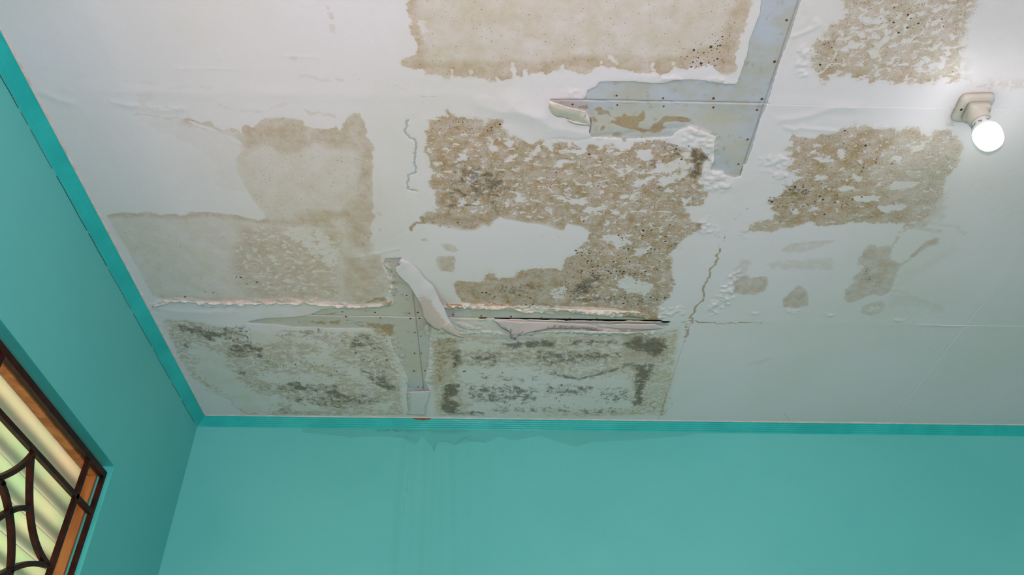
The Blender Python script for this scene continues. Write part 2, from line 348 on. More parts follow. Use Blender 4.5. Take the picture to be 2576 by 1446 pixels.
for t, v in (('1050,760 1090,800 1200,810 1390,822', 0.32), ('850,770 960,800 1100,803', 0.16), ('1650,790 1700,810 1800,830 1870,838 2000,840 2100,800 2160,780', 0.20), ('2300,830 2340,862 2400,842 2480,862 2520,880', 0.32),
             ('930,610 1100,612 1230,640 1400,655 1600,660', 0.14), ('2260,570 2400,600 2576,605', 0.25)):
    F.line('V O', 'A '+t, (0.9, v), 0.003, 0.006, wob=0.08)
for t, v in (('2140,425 2270,425 2230,455 2150,440', 0.30), ('2450,45 2480,40 2495,80 2460,75', 0.45), ('2470,95 2510,95 2520,155 2480,145', 0.38), ('2480,180 2520,180 2535,260 2480,250', 0.30), ('1640,450 1690,452 1680,465 1645,462', 0.2),
             ('1020,705 1140,690 1160,740 1080,800 1060,765', 0.10)):
    F.poly('V O', 'A '+t, (0.9, v), 0.004)
# bottom-left board
BL = 'P 402,800 470,803 560,822 620,835 700,828 800,832 960,835 985,870 1003,930 1012,990 1018,1045 900,1046 700,1046 610,1043 595,1020 570,1000 520,975 480,950 450,900 425,850'
F.poly('V O T', BL, (0.56, 0.55, 0.7), 0.010)
F.poly('V', 'P 480,920 560,900 600,960 700,1030 620,1040 560,985', (0.8,), 0.02, 'cut')
F.line('V O', 'P 500,980 540,985 580,1005 600,1030 640,1044', (0.8, 0.32), 0.004, 0.006, wob=0.1)
# bottom-centre board
BC = 'P 1093,855 1130,845 1200,852 1300,862 1400,850 1550,838 1660,832 1712,822 1705,880 1692,960 1672,1045 1500,1048 1300,1048 1180,1048 1095,1046 1085,960'
F.poly('V O T', BC, (0.52, 0.50, 0.9), 0.010)
F.poly('V O', 'E 660,1090 900,1110 880,1200 900,1330 780,1444 H 700,60 640,0 E 680,1300', (0.85, 0.55), 0.012)
F.poly('V O', 'E 2100,1070 2470,1090 2460,1200 2380,1300 2100,1290', (0.85, 0.65), 0.02)
F.poly('V O', 'E 700,1070 1400,1090 2300,1060 2400,1090 1500,1130 1000,1120', (0.8, 0.6), 0.012)
F.poly('V', 'E 895,1150 1000,1130 1150,1170 1020,1210 900,1200', (0.6,), 0.006, 'cut')
F.poly('V', 'E 880,1330 1400,1330 1560,1400 1800,1420 2150,1380 2160,1444 H 2190,60 2190,180 1400,250 1000,250 950,60', (0.75,), 0.02, 'cut')
F.poly('T', 'E 880,1330 1400,1330 2150,1400 2160,1444 H 2190,60 2190,180 1400,250 950,240', (0.7,), 0.02, 'cut')

#--- M = dark mould, fine mottling
for t, v, w in (
 ('B 830,1200 1000,1180 1150,1240 1290,1300 1330,1444 E 1200,60 1180,140 1000,120 760,160 700,0 B 720,1444 800,1330', 0.50, 0.03), ('B 900,1300 1200,1270 1280,1400 E 1150,30 900,40 800,0', 0.62, 0.03),
 ('C 60,1110 150,1110 220,1180 220,1210 150,1240 150,1330 100,1390 40,1330 60,1240 40,1180', 0.72, 0.012), ('B 2370,1050 2520,1100 2576,1150 C 60,1200 0,1220 B 2400,1120', 0.66, 0.02),
 ('B 2290,1180 2420,1180 2360,1280 2260,1260', 0.5, 0.02), ('B 2330,1380 2500,1380 2480,1444 2300,1444', 0.5, 0.02),
 ('B 800,880 880,890 890,970 830,990', 0.5, 0.015), ('B 1050,960 1120,960 1110,1010 1050,1010', 0.45, 0.01),
 ('E 1180,690 1400,660 1530,680 1530,760 1300,780 1150,740', 0.52, 0.02), ('E 1060,600 1140,600 1140,640 1060,640', 0.3, 0.01), ('E 1680,490 1780,480 1900,560 1850,620 1680,600', 0.42, 0.02), ('E 1330,590 1640,580 1650,640 1330,650', 0.42, 0.02),
 ('E 1740,700 1860,600 1960,620 1950,720 1860,780 1730,790', 0.66, 0.02), ('E 1700,800 1900,780 2080,800 2050,830 1760,840', 0.62, 0.012), ('E 2120,340 2300,360 2250,420 2180,400', 0.5, 0.02),
 ('E 2400,380 2560,370 2560,430 2420,440', 0.5, 0.015), ('E 2380,20 2576,0 2576,90 2450,80', 0.45, 0.02), ('F 80,230 160,225 150,300 100,295', 0.55, 0.01), ('C 40,1400 160,1400 F 200,30 100,100 0,60 0,0', 0.42, 0.02),
 ('E 1980,780 2450,760 2400,860 2100,870', 0.42, 0.02),
 ('C 760,1420 800,1380 880,1370 1000,1400 F 980,20 900,60 640,90 640,60', 0.50, 0.015), ('F 640,60 900,50 1000,110 860,130 640,100', 0.46, 0.015), ('C 970,340 1080,280 1160,360 1100,500 1000,480', 0.42, 0.02), ('C 1400,100 1640,30 1760,150 1620,260 1500,200', 0.34, 0.03),
 ('C 1190,0 1280,20 1270,90 1220,80', 0.45, 0.012), ('C 1440,1230 1680,1180 1760,1260 1600,1320', 0.36, 0.03), ('F 1360,620 1440,600 1450,680 1370,690', 0.42, 0.012),
 # bottom-left
 ('D 1300,1000 1420,990 1560,1040 1760,1050 1760,1120 1560,1110 1420,1080', 0.60, 0.012), ('D 1700,1040 1880,1010 1900,1060 1800,1080', 0.45, 0.012), ('D 1240,1050 1480,1120 1500,1200 1380,1180', 0.38, 0.015), ('D 1720,1150 1850,1120 1900,1200 1880,1270 1720,1260', 0.56, 0.015),
 ('D 1880,1170 2040,1260 2020,1300 1880,1240', 0.55, 0.015), ('D 2200,1040 2450,1030 2440,1080 2250,1080', 0.5, 0.012), ('D 2050,1080 2200,1050 2240,1090 2100,1110', 0.5, 0.010),
 ('E 40,1130 200,1080 330,1120 340,1200 60,1180', 0.44, 0.015), ('E 180,1380 330,1340 400,1444 H 440,60 260,40 200,0', 0.56, 0.015), ('E 80,1240 360,1260 360,1350 120,1300', 0.40, 0.02),
 ('G 2100,0 2576,0 2576,80 2300,70 2060,60', 0.54, 0.015), ('G 2150,90 2576,110 2576,190 2240,160', 0.52, 0.015), ('G 1900,0 2060,10 2060,60 1950,50', 0.5, 0.012), ('H 0,90 180,80 300,140 200,170 0,150', 0.55, 0.012), ('H 200,0 460,10 470,70 300,60', 0.45, 0.015), ('G 2080,200 2400,210 2400,240 2080,235', 0.35, 0.01),
 # bottom-centre
 ('E 820,1190 900,1190 905,1320 830,1330', 0.74, 0.010), ('E 900,1210 1200,1170 1260,1260 1150,1340 960,1320', 0.50, 0.02), ('E 1210,1150 1290,1130 1420,1110 1620,1120 1620,1180 1380,1180 1240,1190', 0.70, 0.010),
 ('E 1670,1110 1900,1110 2100,1120 2080,1160 1700,1160', 0.60, 0.012), ('E 2090,1150 2200,1090 2440,1100 2450,1180 2360,1250 2250,1220', 0.74, 0.012), ('E 1450,1180 1900,1190 2150,1220 2050,1280 1500,1330 1430,1260', 0.56, 0.02),
 ('E 1560,1340 1780,1400 2000,1340 2200,1280 2200,1310 2000,1370 1790,1425 1560,1380', 0.66, 0.006), ('E 2150,1290 2350,1290 2350,1360 2300,1444 2200,1444 2210,1370', 0.74, 0.012),
 ('H 760,0 900,0 890,80 820,120 900,140 880,220 1000,205 1090,215 1060,240 800,236 740,200', 0.74, 0.010), ('H 930,0 1300,0 1500,30 1500,150 1200,160 940,160', 0.54, 0.02), ('H 1500,0 1900,0 1900,100 1500,110', 0.52, 0.02), ('E 1000,1350 1500,1380 1500,1444 1000,1444', 0.42, 0.02), ('E 1250,1200 1500,1190 1450,1300 1250,1300', 0.44, 0.02),
 ('H 2210,0 2310,0 2260,60 2290,130 2240,170 2200,120', 0.80, 0.008), ('H 2130,100 2290,120 2290,180 2180,170', 0.55, 0.012), ('H 1100,150 1700,180 2100,170 2100,240 1600,235 1100,235', 0.50, 0.02), ('H 1900,20 2200,30 2200,160 1900,150', 0.47, 0.02)):
    F.poly('M', t, (v,), max(0.012, w*1.5))
for t in ('850,540 1200,520 1250,640 1000,660 850,620', '1640,640 1750,700 1730,760 1640,740', '1450,780 1700,760 1740,830 1850,840 1900,900 1700,880 1560,870', '1880,900 2000,880 2060,1000 1950,1010', '2030,1000 2170,1010 2150,1080 2030,1060',
          '1000,960 1700,980 1800,1060 1500,1100 1200,1060 1000,1030', '250,620 640,780 700,850 560,900 300,760', '1300,1250 1560,1240 1640,1330 1400,1350', '2170,1290 2350,1260 2300,1340 2180,1350', '540,560 640,600 660,650 560,650', '1280,850 1390,850 1380,900 1300,900', '1100,520 1400,560 1560,640 1400,650', '1000,1200 1200,1180 1300,1240 1100,1260'):
    F.poly('V', 'S '+t, (0.65,), 0.010, 'cut')
for t, v in (('150,480 420,480 560,560 640,640 560,660 350,560', 0.62), ('590,500 900,470 900,500 700,600 860,600 800,620 640,610', 0.56), ('700,670 880,650 1080,700 1060,760 900,720 780,760 700,740', 0.66), ('1280,1040 1420,1040 1560,1180 1440,1140 1300,1090', 0.72),
             ('980,1090 1100,1080 1060,1130', 0.6), ('1690,1150 1840,1080 1820,1150 2000,1200 1850,1240 1700,1210', 0.62), ('2000,560 2170,550 2150,640 2000,720 1900,700', 0.54), ('2200,1060 2400,1080 2420,1150 2250,1120', 0.72), ('2010,890 2230,980 2220,1010 2050,950', 0.60), ('1480,520 1650,510 1560,560', 0.56),
             ('1200,1300 1400,1320 1350,1370 1200,1360', 0.52), ('200,620 400,700 380,740 240,700', 0.5), ('1600,1180 2000,1240 2300,1160 2300,1200 1900,1330 1650,1300', 0.48), ('790,935 870,935 880,975 800,970', 0.6)):
    F.poly('M', 'S '+t, (v,), 0.010)
for cx_, cy_, rx_, ry_ in ((1264, 936, 10, 6), (1358, 938, 14, 8), (725, 868, 14, 10), (735, 918, 12, 7)):
    ring = ' '.join('%.1f,%.1f' % (cx_+rx_*math.cos(a*0.7), cy_+ry_*math.sin(a*0.7)) for a in range(10))
    F.line('R', 'P '+ring, (0.50,), 0.0006, 0.0028)
F.line('M', 'S 800,955 830,935 870,940 880,965 850,980 810,970 800,955', (0.75,), 0.0014, 0.003)
#--- D = density of small dots, E = density of large dots
F.poly('D', CEN, (0.42,), 0.01); F.poly('D', MIDR, (0.34,), 0.01); F.poly('D', TOPR, (0.22,), 0.01); F.poly('D', TOPC, (0.045,), 0.01); F.poly('D', LM, (0.05,), 0.01); F.poly('D', BL, (0.30,), 0.01); F.poly('D', BC, (0.22,), 0.01)
F.poly('D', 'E 600,330 1110,265 1190,192 1700,243 1850,290 1840,370 1700,480 1660,570 1400,572 900,650 600,650', (1.0,), 0.004, 'cut')
F.poly('D', 'D 900,220 1850,260 1700,800 1250,800', (0.5,), 0.01, 'cut')
F.poly('D', 'B 800,1150 1350,1200 E 1300,160 700,180 700,0', (0.75,), 0.03)
for t, v in (('C 0,460 200,280 240,180 400,170 380,300 290,430 200,500 0,510 B 2520,490', 0.55), ('C 190,300 300,240 290,450 170,500', 0.75), ('C 1000,300 1220,330 1200,520 1000,520', 0.40), ('C 1300,60 2000,60 1980,240 1400,300', 0.16),
             ('E 1000,760 1260,750 1450,780 1430,850 1020,820', 0.62), ('E 1700,450 2000,420 2400,620 2300,700 2000,700 1720,800 1640,820', 0.50), ('E 1740,640 1960,600 1960,740 1740,800', 0.75), ('E 2200,270 2576,230 2576,330 2250,330', 0.50),
             ('E 2000,780 2450,720 2450,860 2050,860', 0.35), ('E 2100,330 2576,360 2400,560 2100,440', 0.38), ('B 2330,1080 2576,1100 2576,1300', 0.25), ('B 1500,1150 2300,1200 2200,1440 1400,1440', 0.10), ('B 780,880 1200,890 1150,1020 800,1000', 0.14),
             ('F 630,50 1000,40 1460,60 1450,110 900,120 640,100', 0.50), ('C 800,1050 1100,1000 1500,1000 1700,1200 1400,1300 900,1200', 0.14), ('C 760,1350 1200,1340 1180,1444 760,1444', 0.45), ('F 700,120 1200,160 900,230 700,230', 0.14),
             ('D 1650,560 1950,560 1900,760 1400,800', 0.12), ('D 2000,1260 2140,1260 2140,1340 2000,1330', 0.75), ('D 1400,1000 1900,1030 1880,1130 1500,1120', 0.45), ('D 2100,1060 2230,1050 2230,1100 2120,1090', 0.7), ('E 0,1120 330,1110 340,1350 0,1300', 0.22), ('D 1900,1200 2576,1300 G 2576,200 2000,100', 0.16),
             ('H 1000,0 2200,0 2200,230 1000,230', 0.10), ('F 1340,590 1460,590 1450,690 1360,690', 0.5)):
    F.poly('E', t, (v,), 0.012)

#--- X = paint gone, bare board showing
X1 = ('C 600,-60 590,100 545,220 510,300 490,420 470,470 430,590 415,635 330,635 230,620 150,605 0,600 B 2510,600 2450,625 2330,630 2200,615 2050,615 1940,620 1920,650 1850,685 '
 '1830,745 1575,750 1560,790 1700,820 1840,840 1875,900 1865,990 1880,1030 2150,1045 2300,1040 2480,1030 2510,1000 2560,975 C 60,950 170,990 260,1030 240,1100 245,1190 215,1280 310,1290 330,1320 380,1335 '
 '440,1330 460,1250 482,1232 520,1130 585,900 642,780 722,500 802,290 897,-10 915,-60')
F.poly('X', X1, (1.0,), 0.005)
X2 = ('E 330,505 450,500 500,600 640,900 780,868 900,880 1000,885 1180,890 1300,890 1450,912 1700,892 1900,935 2200,940 2390,962 2460,1000 2460,1015 2100,1000 1900,1000 1600,975 1300,962 1100,958 830,952 '
 '690,1010 640,1040 660,1090 650,1300 620,1420 H 660,60 490,65 E 500,1400 450,1300 400,1210 380,1160 370,1090 300,1045 200,1032 0,1030 D 2200,1020 2100,1005 1880,990 1870,980 1980,960 2200,950 2340,930 2420,890 2576,872 '
 'E 200,868 380,855 400,820 372,760 385,700 345,600 312,545')
F.poly('X', X2, (1.0,), 0.005)
F.line('X', 'B 500,905 495,960 515,1045 550,1050 560,1110 550,1200 560,1300 500,1320 495,1400 500,1430 570,1444', (1.0,), 0.0016, 0.004, wob=0.1)
#--- R = rust / gold seepage
for t, v in (('K 840,310 900,290 1000,350 1030,400 1130,400 1170,350 1190,390 1250,390 1290,400 1340,350 1380,330 1360,380 1405,420 1390,450 1330,470 1320,510 1380,540 1440,540 1460,480 1520,460 1560,410 '
              '1640,390 1730,400 1800,405 1900,440 1880,460 1780,480 1720,460 1600,470 1580,500 1640,530 1690,510 1670,540 1600,550 1560,580 1500,590 1440,570 1360,590 1300,560 1220,540 1110,520 1060,490 985,480 '
              '1010,440 1060,430 1000,400 980,370 930,390 850,390 870,360 840,340', 0.80),
             ('K 900,490 960,490 970,540 920,560 895,540', 0.8), ('K 800,400 850,400 885,440 870,475 820,470', 0.75), ('K 1000,600 1080,565 1130,590 1110,640 1040,640', 0.7), ('K 1100,625 1180,620 1200,670 1130,690', 0.6),
             ('K 660,290 720,278 775,290 770,320 670,310', 1.25), ('K 1640,395 1720,400 1700,440 1620,430', 1.0), ('K 1340,350 1380,335 1400,420 1340,430', 0.9),
             ('E 160,990 400,1000 400,1060 330,1080 240,1060', 0.62), ('E 300,1010 400,1010 370,1110 320,1060', 0.75), ('E 320,830 390,820 360,865 300,850', 1.0), ('E 2100,905 2390,930 2380,975 2100,950', 0.75), ('E 780,845 880,845 960,870 900,880 800,865', 1.0),
             ('E 2430,1180 2480,1170 2440,1260 2400,1240', 0.6), ('E 840,980 1080,990 1070,1040 900,1050', 0.42),
             ('C 0,870 100,880 90,930 0,920', 0.5), ('C 430,860 480,900 470,960 450,940', 0.5), ('D 2340,930 2576,905 2500,935', 0.6)):
    F.poly('R', t, (v,), 0.005)
for t, v, r in (('F 500,120 440,160 400,200 370,260 340,300 310,370 285,430', 0.72, 0.0018), ('F 285,430 270,500 240,560 210,640 180,680 160,760 130,840', 0.86, 0.0028), ('F 130,840 100,900 80,960 75,990', 0.90, 0.0026),
                ('F 0,985 60,970 120,985 250,988 370,985 420,990 600,985', 0.9, 0.0020), ('F 600,985 960,987', 0.6, 0.001), ('F 100,1010 240,1020 330,1000 480,1010', 0.62, 0.0012), ('F 0,470 50,380 150,365 200,350 290,350', 0.66, 0.0014),
                ('F 300,430 380,425 460,432', 0.7, 0.0012), ('F 200,155 280,135 350,135', 0.7, 0.0012), ('F 250,300 240,330 300,345', 0.6, 0.002), ('A 1340,690 1600,692 1900,697 2030,697', 0.5, 0.0008), ('A 2030,697 2120,710 2180,690 2220,610', 0.62, 0.0012),
                ('B 0,610 60,622 120,605 280,612 320,590 290,540 285,500 290,440', 0.62, 0.0009), ('B 290,440 350,490 380,540 450,590', 0.6, 0.0009), ('B 280,520 330,480 400,520 360,570 320,560', 0.6, 0.0009), ('B 400,520 480,520 440,560', 0.55, 0.001),
                ('E 600,190 620,235 540,250 520,290', 0.8, 0.004), ('E 430,270 450,290 500,270 560,250', 0.66, 0.0014), ('E 220,270 200,350 240,430', 0.72, 0.0016), ('E 300,540 370,700 430,720 400,790', 0.6, 0.002), ('E 380,790 420,740 450,660', 0.6, 0.0014),
                ('E 780,850 860,852 1000,860 1200,850 1400,870 1600,862', 0.85, 0.0022), ('E 1600,862 2000,880 2200,890', 0.62, 0.0012), ('E 1780,900 1830,905', 0.8, 0.002), ('E 1905,910 1925,895', 0.8, 0.002), ('E 2100,890 2180,900 2160,925', 0.8, 0.003),
                ('E 1700,1060 1760,1060 1830,1075', 0.62, 0.0014), ('E 380,1090 440,1180 480,1290 500,1380 480,1444', 0.7, 0.0020), ('E 420,1100 430,1200 470,1280', 0.55, 0.001), ('E 20,990 150,985 300,1000 400,1000', 0.72, 0.002), ('E 720,1100 700,1200 710,1444', 0.55, 0.004),
                ('E 700,1065 900,1058 1200,1070', 0.62, 0.002), ('H 2440,70 2490,150 2450,200 2420,240', 0.72, 0.0018), ('H 2350,135 2315,165 2350,200', 0.85, 0.0024), ('H 2450,150 2420,200 2400,245', 0.8, 0.0022), ('E 2390,700 2380,900', 0.5, 0.001), ('E 1850,290 1900,320 1830,380 1740,430', 0.6, 0.0016), ('E 1690,250 1640,290 1700,245 1790,262', 0.6, 0.0015),
                ('E 2450,1000 2460,1040 2455,1060', 0.6, 0.001), ('H -10,240 1000,262', 0.45, 0.001), ('C 900,355 950,365', 0.5, 0.0015), ('F 430,640 360,660 320,700', 0.3, 0.003)):
    F.line('R', t, (v,), r, 0.0035, wob=0.14)
for t, v in (('E 325,510 440,505 400,560 420,640 440,760 400,840 370,780 385,700 345,600', 0.51), ('E 340,640 400,640 440,700 400,800 375,740', 0.5), ('E 0,1000 240,985 420,990 410,1080 330,1110 200,1040', 0.5), ('D 2300,970 2576,960 2576,1020 2350,1010', 0.54),
             ('E 700,1090 900,1090 850,1200 760,1444 700,1444', 0.51), ('E 760,835 1000,845 1350,860 1700,865 2390,900 2390,960 2100,930 1600,890 900,872', 0.51), ('E 660,1050 1200,1055 1250,1075 700,1085', 0.54), ('E 2360,1090 2480,1090 2470,1280 2380,1300', 0.51),
             ('E 200,780 340,780 380,850 150,850', 0.55), ('F 0,960 75,960 60,1100 0,1200', 0.54), ('C 20,860 120,850 200,900 100,930', 0.49), ('E 600,180 700,210 900,270 1000,275 900,300 640,260', 0.49), ('E 0,300 250,250 240,480 100,480', 0.34)):
    F.poly('R', t, (v,), 0.010)
for t, v, q in (('1630,450 1800,440 2000,460 2200,475 2400,490', 0.72, 0.0022), ('1300,390 1450,430 1520,490', 0.6, 0.0014), ('2300,500 2350,560 2260,580', 0.85, 0.003), ('2400,700 2460,800 2500,1000 2520,1140', 0.66, 0.0014), ('1680,295 1600,345 1540,375', 0.62, 0.002), ('2430,20 2410,130 2340,230', 0.66, 0.0018), ('1750,500 1890,500', 0.55, 0.0014)):
    F.line('R', 'S '+t, (v,), q, 0.0035, wob=0.14)
#--- L = thin dark cracks and pencil lines
for t, v, r in (('E 488,370 492,450 505,520', 0.45, 0.0), ('E 515,740 530,860 550,980 560,1090', 0.36, 0.0), ('E 540,760 555,900 565,1080 590,1300 605,1444', 0.42, 0.0), 
                ('B 390,640 500,690 580,720 700,725 980,735', 0.5, 0.0003), ('B 612,720 600,790 560,840 520,885 505,905', 0.5, 0.0003), ('B 390,850 450,880 505,905', 0.45, 0.0003), ('B 330,730 330,770 350,820', 0.4, 0.0003),
                ('B 1570,752 1800,752 2000,762 2300,768 2576,775', 0.6, 0.0003), ('B 1870,890 1875,930 1865,990', 0.85, 0.0006), ('E 1250,935 1500,950 1900,958 2400,985', 0.5, 0.0004), ('E 1150,960 1350,1000 1500,1010', 0.4, 0.0003), ('C 460,780 440,830 455,900', 0.35, 0.0004),
                ('D 1770,1060 1860,1090 1870,1110', 0.8, 0.0007), ('D 1880,985 2100,950', 0.5, 0.0004), ('D 1870,970 1885,990 1700,992 1450,985', 0.45, 0.0004), ('I 770,225 800,270 805,295', 0.6, 0.0003)):
    F.line('L', t, (v,), r, 0.003, wob=0.05)
F.line('L', 'B 1060,775 1350,790 1460,812 1540,800 1575,765', (0.48,), 0.0, 0.003, wob=0.04)
# the black-looking stain ring and pale rings
F.line('V O M', 'P 1152,928 1170,922 1186,930 1180,942 1160,944 1152,928', (0.0, 0.0, 0.0), 0.002, 0.004)
F.poly('V', 'P 1150,932 1162,922 1180,922 1188,935 1176,944 1158,944', (0.9,), 0.003, 'cut'); F.poly('M', 'P 1150,932 1162,922 1180,922 1188,935 1176,944 1158,944', (0.9,), 0.003, 'cut')
F.line('R', 'P 1148,938 1162,948 1182,946', (0.6,), 0.0008, 0.003); F.poly('M', 'P 1162,932 1174,932 1172,936 1162,936', (0.7,), 0.003)

F.f['M'] *= 1.12
F.f['D'] *= 1.35
F.poly('T', 'E 300,480 900,860 2400,880 2400,1100 700,1100 640,1444 400,1444 300,1120 0,1050 D 2000,1030 2000,930 2576,850 E 350,840', (0.85,), 0.02)
F.poly('T', 'E -300,0 230,0 260,480 350,650 340,850 -400,840', (0.75,), 0.06)
F.poly('T', 'C 0,800 250,850 450,900 430,1200 200,1050 0,960 B 1900,1020 1880,840', (0.6,), 0.02)
#--- relief (metres, positive = hanging down)
def ridge(txt, h, r, wob=0.06): F.line('Hh', txt, (h,), r*0.35, r, 'add', wob)
XX, YY = np.meshgrid(F.xs, F.ys)
for t, v in (('C 0,950 60,940 200,1000 255,1040 230,1110 100,1110 0,1060', 1.0), ('C 160,1280 300,1290 400,1360 380,1444 170,1444', 0.9), ('C 700,1150 800,1180 840,1300 740,1400 660,1330', 0.7), ('F 190,940 200,860 280,740 350,620 440,590 390,830 300,900', 1.0),
             ('C 860,350 960,350 950,590 860,560', 0.8), ('F 780,880 880,890 860,915 800,910', 1.0), ('F 520,910 570,915 560,940', 0.8), ('F 1070,915 1150,920 1120,945', 0.9), ('F 930,920 970,925 950,945', 0.8), ('F 60,280 200,180 280,300 240,340', 0.7),
             ('C 570,1180 720,1170 700,1280 600,1290', 0.7), ('E 840,980 1080,990 1070,1040 860,1050', 1.0), ('E 650,1090 720,1090 700,1444 640,1444', 0.8), ('E 380,1090 440,1240 480,1444 400,1444 350,1200', 0.55), ('E 2390,880 2576,860 2576,930 2390,950', 0.8),
             ('B 1660,690 1830,680 1820,740 1700,720', 0.8), ('B 2150,565 2576,570 2576,605 2150,610', 0.6), ('C 1350,1010 1500,930 1650,950 1200,1010', 0.4), ('F 440,300 480,340 430,350', 0.6), ('F 1600,960 1680,965 1640,990', 0.8)):
    F.poly('U', t, (v,), 0.006)
for t, r, v in (('D 1150,865 1300,820 1500,835 1800,840 2300,835 2576,855 E 200,860 340,845', 0.006, 1.3), ('E 780,870 1000,872 1200,875 1300,880', 0.008, 1.6), ('E 1300,885 1500,892 1900,905 2390,935', 0.008, 1.6), ('E 1250,1070 1500,1050 1700,1055 2100,1065 2350,1060', 0.007, 1.5),
                ('E 850,1055 1100,1060 1250,1065', 0.006, 1.2), ('E 340,560 375,640 385,720 370,780', 0.006, 1.5), ('E 380,1100 440,1250 470,1440', 0.005, 0.9), ('C 240,1100 180,1290 140,1400', 0.006, 0.9), ('C 415,640 150,610 0,600', 0.004, 0.7)):
    F.line('U', t, (v,), r, 0.005, wob=0.08)
nz = fbm(XX, YY*1.25, 125, 3)
blob = np.clip((nz-0.48)*5, 0, 1); blob = blob*blob*(3-2*blob)
rip = np.clip((fbm(XX*1.3+3, YY*0.6, 120, 2)-0.42)*4, 0, 1)
F.get('Hh')
F.f['Hh'] += F.get('U')*(0.0022*blob+0.0012*rip)
ridge('C 750,900 900,880 1020,850 1100,815 1300,810', 0.0016, 0.012)
ridge('C 780,960 900,960 1000,975 1150,985', 0.0014, 0.006)
ridge('C 1010,160 1030,190 970,220 930,240 840,270', 0.0018, 0.006)
ridge('C 940,20 960,130 900,200', 0.0012, 0.008)
ridge('B 1300,790 1450,880 1600,960 1850,1000', 0.004, 0.03)
ridge('B 1050,790 1300,830 1500,870', 0.002, 0.02)
ridge('A 330,700 450,760 540,775', 0.0012, 0.012)
ridge('A 850,770 1000,800 1380,825', 0.0010, 0.008)
ridge('F 1785,1005 1960,1008 2120,1010', 0.0012, 0.004, 0.0)
ridge('B 2576,960 1870,1040 1600,1050', -0.0012, 0.006)
ridge('D 1150,865 1450,905 1800,900', 0.0010, 0.012)
ridge('A 2130,422 2400,428', 0.0006, 0.003, 0.0); ridge('A 1320,515 1800,518', 0.0005, 0.003, 0.0)
ridge('E 90,500 290,460 440,430', 0.0010, 0.005)
F.f['Hh'] += -0.0013*np.clip(F.get('X')*1.6-0.3, 0, 1)
F.f['Hh'] += 0.0009*(fbm(XX, YY, 6, 2)-0.5)

